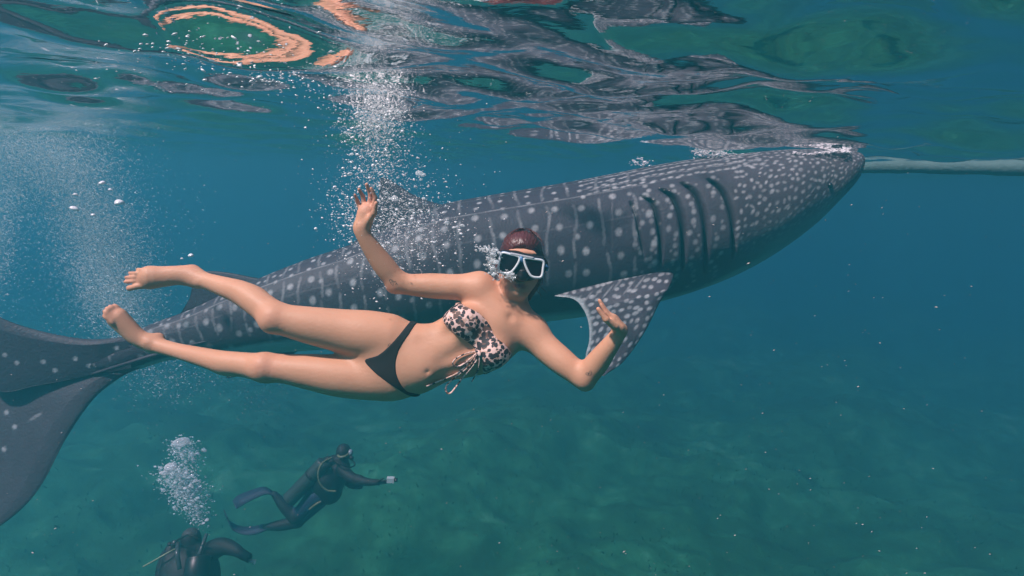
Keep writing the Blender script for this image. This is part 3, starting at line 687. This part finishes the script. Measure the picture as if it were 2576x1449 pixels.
    for i in range(46):
        sx = rr.choice([-1, 1]); a0 = h(sx*rr.uniform(.055, .078), rr.uniform(-.05, .04), rr.uniform(.0, .06)); dv = np.array([sx*rr.uniform(-.01, .035), -rr.uniform(.03, .10), rr.uniform(0, .05)])
        pts = [a0, a0+dv*.5+rr.normal(0, .006, 3), a0+dv+rr.normal(0, .010, 3)]
        st.append(tube(W(spline(pts, 9)), np.linspace(.0022, .0006, 9), 4))
    for i in range(60):
        a1 = R(rr.uniform(-75, 75)); z0 = rr.uniform(-.05, .03)
        pts = [h(.078*math.sin(a1)*t, .040+.080*math.cos(a1*t), z0*(1)+.03*(1-t)) for t in (.3, .7, 1.)]
        st.append(tube(W(spline(pts, 9)), np.linspace(.0014, .0007, 9), 4))
    tag(mesh('loose_strands', *join(st), k.m, hair), kind='stuff')
    # ---- dive mask
    D0 = 2.072
    mk = empty('mask', W(P(1310, 667, D0))[0], 'blue and white diving mask with two dark lenses worn by the woman', 'diving mask')
    white = plain('mask_white', (.62, .62, .64), .3, .03); blue = plain('mask_blue', (.10, .22, .44), .3, .05); black = plain('mask_rubber', (.006, .004, .007), .45, .2, 40)
    k = Nt('dark_lens'); k.base((.008, .006, .010), .06); k.b.inputs['Specular IOR Level'].default_value = .35; lens = k.m
    LL = [(1263, 637), (1285, 640), (1305, 646), (1306, 656), (1297, 672), (1286, 684), (1272, 687), (1255, 682), (1256, 660)]
    RL = [(1320, 650), (1343, 652), (1366, 657), (1366, 675), (1362, 695), (1350, 698), (1336, 694), (1327, 680), (1320, 662)]
    dep = lambda x: D0+((x-1310)/62)**2*.014
    for poly in (LL, RL):
        ring = [Wp(x, y, dep(x)) for x, y in spline(poly, 64, True)]; ring.append(ring[0])
        v_, f_ = tube(ring, m_(3.0), 8, cap=False); fr = mesh('lens_frame', v_, f_, white, mk)
        ring2 = [Wp(1310+(x-1310)*1.012, 667+(y-667)*1.03, dep(x)+.006) for x, y in spline(poly, 64, True)]; ring2.append(ring2[0])
        mesh('frame_side', *tube(ring2, m_(3.0), 8, cap=False), blue, fr)
        pv = spline(poly, 64, True); c = pv.mean(0); vv = [Wp(x, y, dep(x)+.001) for x, y in pv]+[Wp(x, y, dep(x)+.005) for x, y in pv]; n = len(pv)
        mesh('lens', vv, [tuple(range(n))[::-1], tuple(range(n, 2*n))]+[(i, (i+1) % n, n+(i+1) % n, n+i) for i in range(n)], lens, mk, smooth=False)
    v_, f_ = tube([Wp(x, y, dep(x)-.001) for x, y in spline([(1284, 638), (1300, 641), (1318, 645), (1343, 650)], 16)], m_(3.2), 8); mesh('top_bar', v_, f_, plain('mask_grey', (.42, .42, .46), .35), mk)
    v_, f_ = tube([Wp(x, y, D0+.002) for x, y in ((1310, 645), (1312, 652), (1314, 660))], [m_(5.5), m_(5), m_(3.5)], 8); mesh('bridge', v_, f_, blue, mk)
    # skirt: soft black rubber from the frame back to the face, with the nose pocket
    Sf = Field(h(-.11, -.10, -.15), h(.11, .09, .0), .003)
    for cxp, cyp in ((1282, 662), (1343, 675)): Sf.cone(P(cxp, cyp, D0+.014), P(cxp*.6+1311*.4, cyp, D0+.05), m_(23), m_(31), .012, Z, 1.)
    Sf.cone(P(1268, 655, D0+.022), P(1356, 670, D0+.022), m_(17), m_(17), .012); Sf.cone(P(1268, 651, D0+.036), P(1356, 666, D0+.036), m_(22), m_(22), .012)
    Sf.cone(P(1316, 676, D0-.002), P(1313, 695, D0+.003), m_(9), m_(11), .012); Sf.ell(P(1314, 696, D0+.014), (.027, .013, .020), AX, .012)
    pln = D0+.0075+(((Sf.ax[0]/D0*F+1288)-1310)/62)**2*.014
    keep = (np.hypot((Sf.ax[0][:, None]-P(1315, 690, D0)[0]), (Sf.ax[1][None, :]-P(1315, 694, D0)[1]))-.020)[:, :, None]
    Sf.f = np.maximum(Sf.f, np.minimum(pln[:, None, None]-Sf.ax[2][None, None, :], keep).astype(np.float32))
    sv, sf = Sf.surf(); mesh('skirt', W(sv), sf, black, mk)
    mesh('strap_buckle', *tube([Wp(1371, 668, D0+.022), Wp(1376, 672, D0+.034), Wp(1375, 680, D0+.046)], [m_(4), m_(5), m_(4)], 8), blue, mk)
    band = [h(.078*math.sin(t), -.002+.012*math.cos(t), .028-.098*math.cos(t)) for t in np.linspace(R(62), R(298), 50)]
    wv_, wf = tube(W(np.array(band)), .004, 8); 
    bb = np.array(band); n = len(bb); vv = []
    for i in range(n):
        o_ = bb[i]-h(0, 0, .028); o_ /= np.linalg.norm(o_)
        for dy, dr in ((.011, .0), (-.011, .0), (-.011, .004), (.011, .004)): vv.append(bb[i]+e2*dy+o_*dr)
    mesh('strap', W(np.array(vv)), [tuple(x) for x in grid_faces(n, 4, True).tolist()], plain('strap_navy', (.02, .04, .10), .5), mk)
    return root
woman()

# ------------------------------------------------------------------ scuba divers below, drifting pole
def diver_one():
    d = 6.7; p = lambda x, y, dd=0.: P(x, y, d+dd); r = lambda k: k*d/F; Z = (0, 0, 1)
    S = Field(P(600, 1370, d)-[0, 0, .5], P(1010, 1090, d)+[0, 0, .5], .014)
    S.chain([(p(846, 1178), r(34)), (p(832, 1205), r(38)), (p(814, 1232), r(33)), (p(798, 1248), r(29))], .05)          # torso
    S.chain([(p(858, 1160), r(15)), (p(863, 1146), r(14))], .03); S.ell(p(864, 1136), (r(18), r(20), r(19)), k=.03)     # neck, hooded head
    S.chain([(p(862, 1182, -.12), r(15)), (p(882, 1200, -.2), r(13)), (p(902, 1208, -.25), r(11.5))], .04)
    S.chain([(p(902, 1208, -.25), r(11.5)), (p(928, 1213, -.3), r(9)), (p(952, 1213, -.35), r(7))], .03)
    S.chain([(p(858, 1186, .15), r(15)), (p(880, 1215, .2), r(12)), (p(905, 1222, .1), r(9))], .04)
    for a, b, c, dd in (((796, 1250), (742, 1302), (690, 1243), -.08), ((800, 1256), (748, 1312), (668, 1326), .10)):
        S.chain([(p(*a, dd), r(25)), (p((a[0]+b[0])/2, (a[1]+b[1])/2, dd), r(20)), (p(*b, dd), r(15))], .05)
        S.chain([(p(*b, dd), r(15)), (p((b[0]+c[0])/2, (b[1]+c[1])/2+2, dd), r(14)), (p(*c, dd), r(8))], .03)
    for i in range(4): S.cone(p(950, 1211+i*2, -.35), p(972, 1208+i*2.4, -.36), r(2.6), r(2.2), .01)
    S.cone(p(950, 1211, -.38), p(966, 1203, -.4), r(2.8), r(2.2), .01)
    v, f = S.surf(); root = empty('person', W(p(820, 1220))[0], 'scuba diver in dark wetsuit with tank on the back, holding out a small camera', 'person')
    k = Nt('wetsuit_blue'); k.base(k.mix(k.attr('leg'), (.003, .004, .006), (.008, .022, .06)), .7)
    px = v[:, 0]/v[:, 2]*F+1288; py = 724.5-v[:, 1]/v[:, 2]*F
    leg = np.clip((1.15*(px-742)+(1300-py))/20, 0, 1)*np.clip((812-px-(1240-py)*.3)/16, 0, 1)
    mesh('body', W(v), f, k.m, root, attrs={'leg': leg})
    metal = plain('tank_paint', (.035, .055, .048), .5); blk = plain('dive_gear_black', (.003, .004, .005), .6); yel = plain('hose_yellow', (.16, .17, .08), .5); clr = plain('diver_mask_glass', (.25, .33, .36), .15)
    tk = mesh('tank', *tube(W(spline([p(818, 1160, -.16), p(812, 1168, -.16), p(775, 1208, -.16), p(732, 1252, -.16), p(726, 1258, -.16)], 16)), [r(x) for x in (4, 11, 17)]+[r(18.5)]*11+[r(16), r(9)], 18), metal, root)
    mesh('valve', *tube(W([p(814, 1164, -.16), p(824, 1154, -.16), p(832, 1150, -.16)]), [r(5), r(6), r(3.5)], 8), blk, tk)
    mesh('tank_band', *tube(W([p(788, 1194, -.16), p(783, 1199, -.16)]), r(19.5), 18), blk, tk)
    jk = Field(P(770, 1270, d)-[0, 0, .3], P(880, 1130, d)+[0, 0, .3], .014)
    jk.chain([(p(826, 1172, -.03), r(24)), (p(822, 1206, -.03), r(42)), (p(828, 1236, -.03), r(32))], .03); v, f = jk.surf(); mesh('buoyancy_vest', W(v), f, blk, root)
    mesh('hose', *tube(W(spline([p(835, 1151, -.2), p(812, 1164, -.3), p(801, 1186, -.34), p(804, 1214, -.34), p(822, 1233, -.32), p(846, 1236, -.3)], 40)), r(2.2), 6), yel, root)
    mesh('regulator_hose', *tube(W(spline([p(830, 1150, -.1), p(850, 1165, -.25), p(880, 1175, -.2), p(893, 1168, -.1), p(886, 1156, -.08)], 30)), r(2), 6), blk, root)
    mesh('regulator', *ball(W(p(884, 1152, -.08))[0], r(6)), blk, root)
    mesh('spare_regulator', *tube(W(spline([p(808, 1262, -.2), p(796, 1268, -.22), p(778, 1282, -.2)], 12)), r(3), 6), yel, root)
    mesh('face_mask', *ball(W(p(882, 1139, -.03))[0], r(8), sc_=(.8, 1, 1.15)), clr, root)
    mesh('mask_strap', *tube(W(spline([p(850, 1146, -.1), p(856, 1150, -.14), p(868, 1148, -.13), p(876, 1143, -.08)], 14)), r(3.2), 6), yel, root)
    finm = plain('swim_fin_blue', (.015, .028, .065), .7)
    for pts, dd in (([(690, 1243), (668, 1234), (636, 1244), (606, 1258), (590, 1270)], -.08), ([(668, 1326), (640, 1334), (608, 1334), (580, 1320), (567, 1292)], .1)):
        c = W(spline([p(*a, dd) for a in pts], 24)); wd = np.interp(np.linspace(0, 1, 24), [0, .15, .8, 1], [.05, .06, .09, .07]); tg = np.gradient(c, axis=0); tg /= np.linalg.norm(tg, axis=1)[:, None]
        side = np.cross(tg, W(P(0, 1, 0))-W(P(0, 0, 0))); dz = W(P(0, .3, 1))[0]-W(P(0, 0, 0))[0]; dz /= np.linalg.norm(dz); th = np.cross(tg, dz); vv = []
        for i in range(24):
            for a, b in ((-1, -1), (1, -1), (1, 1), (-1, 1)): vv.append(c[i]+dz*wd[i]*a+th[i]*.006*b*(1.6 if i < 8 else 1))
        ff = [tuple(x) for x in grid_faces(24, 4, True).tolist()]+[(0, 1, 2, 3), (95, 94, 93, 92)]
        mesh('swim_fin', vv, ff, finm, root)
    cm = empty('camera_housing', W(p(985, 1206, -.36))[0], 'small pale camera held out at arm length by the diver with the tank', 'camera')
    c0 = W(p(983, 1207, -.36))[0]; hx, hy, hz = .038, .024, .026
    bx = [(c0[0]+a*hx, c0[1]+b*hy, c0[2]+c*hz) for a in (-1, 1) for b in (-1, 1) for c in (-1, 1)]; q4 = [(0, 1, 3, 2), (4, 6, 7, 5), (0, 4, 5, 1), (2, 3, 7, 6), (0, 2, 6, 4), (1, 5, 7, 3)]
    mesh('case', bx, q4, plain('camera_white', (.45, .52, .50), .4, .02), cm, smooth=False)
    mesh('lens', *tube([c0+[hx, 0, 0], c0+[hx+.03, 0, 0]], .02, 12), blk, cm); mesh('grip', *tube(W([p(976, 1212, -.36), p(958, 1216, -.36)]), .013, 8), blk, cm)
diver_one()
def diver_two():
    d = 5.4; p = lambda x, y, dd=0.: P(x, y+12, d+dd); r = lambda k: k*d/F
    S = Field(P(370, 1620, d)-[0, 0, .45], P(670, 1300, d)+[0, 0, .45], .012)
    S.chain([(p(478, 1414), r(58)), (p(476, 1444), r(72)), (p(474, 1500), r(60)), (p(474, 1560), r(56))], .05)
    S.chain([(p(484, 1372), r(20)), (p(482, 1352), r(21))], .04); S.ell(p(480, 1342), (r(23), r(26), r(24)), k=.03)
    S.chain([(p(510, 1388, -.05), r(28)), (p(552, 1364, -.15), r(22)), (p(584, 1368, -.22), r(16)), (p(614, 1385, -.3), r(10))], .05)
    S.chain([(p(428, 1390, -.05), r(24)), (p(414, 1430, -.12), r(20)), (p(420, 1490, -.3), r(16))], .04)
    S.chain([(p(612, 1384, -.3), r(10)), (p(628, 1392, -.32), r(11))], .02)
    v, f = S.surf(); root = empty('person', W(p(480, 1430))[0], 'scuba diver in black at the bottom edge, seen from behind with one pale glove out', 'person')
    px = v[:, 0]/v[:, 2]*F+1288; py = 724.5-v[:, 1]/v[:, 2]*F
    k = Nt('wetsuit_black'); k.base(k.mix(k.attr('leg'), (.003, .004, .006), (.05, .055, .055)), .7)
    mesh('body', W(v), f, k.m, root, attrs={'leg': np.clip((1352-py)/8, 0, 1)*(px < 510)*.7})
    blk = plain('vest_black', (.003, .004, .005), .65); yel = plain('gauge_hose_yellow', (.28, .32, .18), .5); gl = plain('glove_pale', (.40, .44, .36), .8); gry = plain('valve_grey', (.05, .06, .06), .3)
    G = Field(P(600, 1430, d)-[0, 0, .5], P(680, 1370, d)+[0, 0, .1], .008); G.cone(p(626, 1391, -.32), p(642, 1396, -.33), r(10), r(10), .02)
    for i in range(4): G.cone(p(640, 1389+i*5, -.33), p(664-abs(i-1.2)*3, 1386+i*6.5, -.34), r(4), r(3.2), .008)
    G.cone(p(634, 1388, -.35), p(650, 1379, -.37), r(4), r(3), .008); v, f = G.surf(); mesh('glove', W(v), f, gl, root)
    tk = mesh('tank', *tube(W(spline([p(500, 1386, -.24), p(499, 1398, -.26), p(494, 1440, -.32), p(490, 1540, -.32)], 14)), [r(5), r(14), r(24)]+[r(28)]*11, 18), plain('tank_dark', (.008, .010, .010), .4), root)
    mesh('valve', *tube(W([p(500, 1392, -.24), p(504, 1376, -.22), p(520, 1330, -.16)]), [r(6), r(5), r(4)], 8), gry, tk)
    mesh('regulator_stage', *ball(W(p(440, 1354, -.1))[0], r(8)), gry, root); mesh('regulator_stage', *ball(W(p(428, 1358, -.1))[0], r(7)), blk, root)
    mesh('hose', *tube(W(spline([p(500, 1344, -.3), p(476, 1334, -.3), p(450, 1345, -.2), p(440, 1354, -.1)], 20)), r(2.6), 6), blk, root)
    mesh('gauge_hose', *tube(W(spline([p(447, 1366, -.15), p(420, 1380, -.22), p(392, 1396, -.24), p(360, 1414, -.2)], 24)), r(2), 6), yel, root)
    V = Field(P(390, 1620, d)-[0, 0, .4], P(570, 1340, d)+[0, 0, .3], .014); V.chain([(p(476, 1412, -.06), r(54)), (p(474, 1444, -.06), r(70)), (p(474, 1520, -.06), r(62))], .03)
    V.chain([(p(430, 1372, -.1), r(15)), (p(424, 1420, -.16), r(17)), (p(428, 1480, -.2), r(16))], .03); V.chain([(p(526, 1372, -.1), r(15)), (p(532, 1420, -.16), r(17)), (p(528, 1480, -.2), r(16))], .03)
    v, f = V.surf(); mesh('buoyancy_vest', W(v), f, blk, root)
    mesh('shoulder_strap', *tube(W(spline([p(448, 1352, -.2), p(446, 1380, -.3), p(452, 1420, -.32)], 12)), r(5), 6, flat=.4), gry, root)
diver_two()
def pole():
    k = Nt('pale_bamboo'); n = k.noise(6, 5); k.base(k.mix(n, (.05, .10, .10), (.11, .19, .18)), .8); k.bump(k.noise(25, 4), .01)
    c = W(spline([P(2100, 424, 5.75), P(2250, 420, 5.65), P(2420, 421, 5.45), P(2640, 424, 5.2), P(2900, 428, 5.0)], 60)); x = np.linspace(0, 1, 60)
    rad = .052+.022*x+.005*np.exp(-(((x*9) % 1)-.5)**2/.004)+.003*np.sin(x*31)
    tag(mesh('outrigger_pole', *tube(c, rad, 14), k.m), 'long pale round pole floating just under the surface ahead of the shark', 'pole')
pole()

# ------------------------------------------------------------------ bubbles, foam and drifting specks
def bubble_mat(name, c, clear=.0, rough=.15):
    k = Nt(name); k.base(c, rough); k.b.inputs['Specular IOR Level'].default_value = 1.0
    if clear:
        lw = k.n('LayerWeight'); lw.inputs[0].default_value = .35; tr = k.n('BsdfTransparent'); mx = k.n('MixShader')
        f = k.math('MULTIPLY', k.math('SUBTRACT', 1., lw.outputs['Facing']), clear)
        k.l(f, mx.inputs[0]); k.l(k.b.outputs[0], mx.inputs[1]); k.l(tr.outputs[0], mx.inputs[2]); k.l(mx.outputs[0], k.out.inputs['Surface'])
    return k.m
white = bubble_mat('bubble_white', (.92, .88, .90), .2); silver = bubble_mat('bubble_silver', (.85, .86, .88), .75, .08); micro = bubble_mat('bubble_micro', (.70, .80, .82), .7)
OV = np.array([(1, 0, 0), (-1, 0, 0), (0, 1, 0), (0, -1, 0), (0, 0, 1), (0, 0, -1)], float)
OF = np.array([(0, 2, 4), (2, 1, 4), (1, 3, 4), (3, 0, 4), (2, 0, 5), (1, 2, 5), (3, 1, 5), (0, 3, 5)])
t_ = (1+5**.5)/2
IV = np.array([(-1, t_, 0), (1, t_, 0), (-1, -t_, 0), (1, -t_, 0), (0, -1, t_), (0, 1, t_), (0, -1, -t_), (0, 1, -t_), (t_, 0, -1), (t_, 0, 1), (-t_, 0, -1), (-t_, 0, 1)])/math.hypot(1, t_)
IF = np.array([(0, 11, 5), (0, 5, 1), (0, 1, 7), (0, 7, 10), (0, 10, 11), (1, 5, 9), (5, 11, 4), (11, 10, 2), (10, 7, 6), (7, 1, 8), (3, 9, 4), (3, 4, 2), (3, 2, 6), (3, 6, 8), (3, 8, 9), (4, 9, 5), (2, 4, 11), (6, 2, 10), (8, 6, 7), (9, 8, 1)])
def swarm(name, c, r, mat, label, cat, sq=(1.25, 1, .75), tris=IV, tf=IF, group=None):
    c = c[c[:, 2] < -.004]; r = r[:len(c)]; n = len(c)
    s = np.stack([rng.normal(q_, .15, n) for q_ in sq], 1).clip(.5, 1.9)
    a = rng.normal(0, .35, n); ca, sa = np.cos(a)[:, None], np.sin(a)[:, None]
    v = tris[None]*s[:, None, :]*r[:, None, None]; v = np.stack([v[..., 0]*ca-v[..., 2]*sa, v[..., 1], v[..., 0]*sa+v[..., 2]*ca], -1)+c[:, None, :]
    f = (tf[None]+(np.arange(n)*len(tris))[:, None, None]).reshape(-1, 3)
    return tag(mesh(name, v.reshape(-1, 3), f, mat, origin=c.mean(0)), label, cat, group, 'stuff')
def cloud(comps, d0, ds):
    pts = []
    for x, y, sx, sy, n in comps: pts.append(np.stack([rng.normal(x, sx, n), rng.normal(y, sy, n), np.maximum(d0+rng.normal(0, ds, n), 1.4)], 1))
    a = np.vstack(pts); return W(np.stack([(a[:, 0]-1288)/F*a[:, 2], -(a[:, 1]-724.5)/F*a[:, 2], a[:, 2]], 1))
pl = cloud([(955, 285, 38, 26, 2600), (940, 330, 45, 32, 1600), (950, 400, 46, 40, 1100), (950, 470, 60, 42, 800), (1000, 550, 66, 46, 2200), (880, 545, 36, 38, 500), (1040, 600, 72, 36, 700), (960, 640, 60, 50, 500),
            (1010, 500, 110, 120, 500), (900, 250, 120, 26, 260)], 2.36, .12)
swarm('bubble_plume', pl, np.exp(rng.normal(math.log(.00125), .62, len(pl))).clip(.0006, .0065), white, 'dense plume of small white bubbles rising from the waving hand to the surface', 'bubbles')
# bubbles lying against the surface
n = 240; sx = np.concatenate([rng.normal(700, 110, 150), rng.normal(480, 130, 90)]); sy = np.concatenate([170+(sx[:150]-560)*.2+rng.normal(0, 20, 150), rng.normal(140, 34, 90)])
dd = .27/np.maximum((450+(sx-1288)*.035-sy)/F, .05)*.93; c = W(np.stack([(sx-1288)/F*dd, -(sy-724.5)/F*dd, dd], 1)); c[:, 2] = np.minimum(c[:, 2], -.02)
swarm('surface_bubbles', c, np.exp(rng.normal(math.log(.0022), .4, n)), white, 'scattered bubbles resting against the underside of the surface', 'bubbles', (1.6, 1.2, .6))
# cloud of micro bubbles at the left
cl = cloud([(80, 365, 100, 30, 9500), (160, 430, 66, 42, 8500), (220, 540, 58, 52, 9500), (268, 650, 56, 54, 11000), (300, 750, 52, 48, 9500), (20, 450, 36, 80, 5000), (0, 620, 26, 70, 2500), (340, 850, 40, 36, 2500), (400, 950, 50, 36, 900), (230, 590, 110, 150, 4000)], 5.9, .4)
swarm('bubble_cloud', cl, np.exp(rng.normal(math.log(.0034), .42, len(cl))).clip(.001, .010), micro, 'pale cloud of tiny bubbles drifting down the left side', 'bubbles', (1.6, 1, .6), OV, OF)
cl = cloud([(560, 955, 60, 22, 200), (660, 1010, 34, 24, 220), (450, 960, 50, 26, 160), (520, 780, 40, 60, 80)], 4.3, .2)
swarm('fine_bubbles', cl, np.exp(rng.normal(math.log(.0019), .4, len(cl))).clip(.001, .006), micro, 'thin trail of fine bubbles below the swimmer legs', 'bubbles', (1.5, 1, .7), OV, OF)
db = cloud([(445, 1188, 26, 12, 500), (455, 1212, 30, 15, 800), (472, 1240, 27, 18, 800), (487, 1268, 20, 17, 600), (500, 1300, 13, 14, 160), (455, 1128, 22, 14, 300), (475, 1145, 18, 11, 260)], 5.3, .10)
swarm('diver_exhaust', db, np.exp(rng.normal(math.log(.0036), .62, len(db))).clip(.0012, .024), micro, 'cloudy column of exhaled bubbles above the lower diver', 'bubbles', (1.3, 1, .7))
mf = cloud([(1237, 655, 8, 15, 240), (1236, 632, 10, 6, 90), (1215, 626, 12, 4, 60), (1250, 690, 8, 8, 90), (1281, 690, 7, 5, 80), (1288, 700, 6, 4, 50)], 2.075, .012)
swarm('mask_froth', mf, np.exp(rng.normal(math.log(.0019), .5, len(mf))).clip(.0008, .0065), silver, 'white froth of bubbles escaping beside the mask and nose', 'bubbles', (1.2, 1, .8))
# foam where the shark's head breaks the surface
fx = np.concatenate([rng.uniform(1995, 2140, 520), rng.normal(1785, 22, 260), rng.normal(1815, 30, 80), rng.normal(1612, 14, 60)]); n = len(fx)
fy = np.concatenate([384+3.5*np.sin((fx[:520]-1990)/26)+rng.normal(0, 1.6, 520), rng.normal(384, 6.5, 260), rng.normal(392, 5, 80), rng.normal(408, 6, 60)]); fd = np.full(n, 4.50)+rng.normal(0, .03, n)
c = W(np.stack([(fx-1288)/F*fd, -(fy-724.5)/F*fd, fd], 1)); c[:, 2] = np.minimum(c[:, 2], -.012)
swarm('foam', c, np.exp(rng.normal(math.log(.0042), .45, n)), white, 'white foam where the shark head touches the surface', 'foam', (2.0, 1, .5))
# marine snow
n = 850; d = rng.uniform(.55, 1, n)**.6*3.8; x = rng.uniform(-40, 2616, n); y = rng.uniform(-20, 1470, n); keep = rng.random(n) < .45+.55*(x > 1200); x, y, d = x[keep], y[keep], d[keep]
c = W(np.stack([(x-1288)/F*d, -(y-724.5)/F*d, d], 1)); c[:, 2] += 0
swarm('floating_specks', c, (np.exp(rng.normal(math.log(.85), .45, len(c)))*d/F).clip(0, .006), plain('speck', (.62, .50, .45), .8), 'pale specks drifting through the water', 'plankton', (1.9, 1, .6), OV, OF)
# larger bubbles one by one
def blob(r, seed):
    g = np.random.default_rng(seed); v, f = ball((0, 0, 0), 1, 14, 9); nrm = v.copy(); 
    k = g.normal(0, 1, (5, 3)); ph = g.uniform(0, 6, 5); dsp = 1+sum(.07*np.sin(2.2*(nrm @ k[i])+ph[i]) for i in range(5))
    v = v*dsp[:, None]*[1.25, 1.05, .78]; v[:, 2] = np.where(v[:, 2] < -.25, -.25+(v[:, 2]+.25)*.45, v[:, 2]); return v*r, f
protos = []
def bubble(px, py, d, rp, label, group, mat=silver):
    i = len(protos) % 7; r = rp*d/F
    if len(protos) < 7: v, f = blob(1., 40+i); o = mesh('bubble', v, f, None, origin=(0, 0, 0)); o.data.materials.append(mat); o.material_slots[0].link = 'OBJECT'
    else: o = protos[i].copy(); col.objects.link(o); o.material_slots[0].link = 'OBJECT'
    o.material_slots[0].material = mat; protos.append(o)
    o.location = Wp(px, py, d); o.scale = (r, r, r); o.rotation_euler = (random.uniform(-.2, .2), random.uniform(-.25, .25), random.uniform(0, 6))
    tag(o, label, 'bubble', group)
g1 = 'larger bubbles in the plume by the raised hand'; l1 = 'round white bubble, one of the larger ones in the plume near the raised hand'
for x, y, r_, l in [(992, 500, 10, 'largest white bubble, just right of the fingers of the raised hand'), (1054, 436, 9, 'flattened white bubble at the top of the clump right of the dorsal fin tip'),
                    (1066, 441, 7, 'bubble touching the flattened one right of the dorsal fin tip'), (1125, 561, 8, 'lone large bubble over the shark back between raised hand and mask'), (963, 619, 5, 'round bubble right of the raised forearm, above the elbow')]:
    bubble(x, y, 2.30, r_*.92, l, g1)
for x, y, r_ in [(1058, 452, 5), (1150, 571, 5), (1163, 568, 6), (1160, 588, 4), (880, 438, 6), (868, 443, 4), (884, 408, 4), (862, 488, 5), (874, 496, 4),
                 (905, 530, 4), (1037, 590, 3.5), (951, 504, 4), (1045, 470, 4), (1065, 500, 5), (1035, 530, 6), (1042, 538, 5), (912, 378, 5), (885, 388, 5), (870, 335, 6), (880, 337, 5), (855, 300, 5), (897, 293, 4), (940, 300, 6), (965, 310, 6),
                 (985, 330, 5), (1012, 330, 4.5), (950, 350, 4), (1005, 285, 6), (1020, 282, 4), (930, 565, 4), (1018, 566, 4), (905, 470, 4), (842, 470, 4), (836, 540, 3.5), (1090, 555, 4), (1178, 580, 4), (1195, 592, 3.5), (978, 612, 4), (1051, 398, 4)]:
    bubble(x, y, 2.32+random.uniform(-.06, .1), r_*.92, l1, g1, white if r_ < 5 else silver)
for x, y, r_, l in [(455, 1114, 16, 'large domed bubble rising highest above the lower diver'), (430, 1176, 14, 'large domed bubble just above the cloudy exhaust column'), (414, 1190, 9, 'small bubble left of the domed bubble over the exhaust column')]:
    bubble(x, y, 5.1, r_, l, 'exhaled bubbles over the lower diver')
for x, y, r_ in [(468, 1190, 8), (484, 1196, 6), (492, 1210, 7), (480, 1222, 6), (440, 1214, 5), (466, 1228, 6), (520, 1308, 6), (512, 1316, 5), (498, 1140, 6)]:
    bubble(x, y, 5.1, r_*.7, 'small silvery bubble in the exhaust column over the lower diver', 'exhaled bubbles over the lower diver')
for x, y, r_, l in [(257, 461, 9, 'bright flattened bubble, topmost of those in the left cloud'), (300, 510, 13, 'biggest bright flattened bubble at the right edge of the left cloud'), (187, 525, 10, 'long bright bubble lowest left among those in the left cloud'),
                    (234, 541, 7, 'small bright bubble, lowest of those in the left cloud'), (278, 478, 6, 'small bright bubble between the topmost and the biggest of the left cloud'), (480, 643, 9, 'bright bubble just above the heel of the upper foot'),
                    (458, 651, 5, 'small bubble beside the bright one above the heel'), (190, 490, 6, 'faint small bubble leftmost in the upper left cloud')]:
    bubble(x, y, 3.4, r_*.8, l, 'bright bubbles at the left', white)
for x, y, r_ in [(1248, 660, 9), (1240, 676, 7), (1240, 640, 6), (1256, 636, 5), (1228, 630, 4), (1213, 625, 3.5), (1243, 690, 6), (1288, 690, 6), (1294, 698, 4)]:
    bubble(x, y, 2.06, r_*.85, 'silvery bubble clinging to the edge of the diving mask', 'bubbles around the mask')
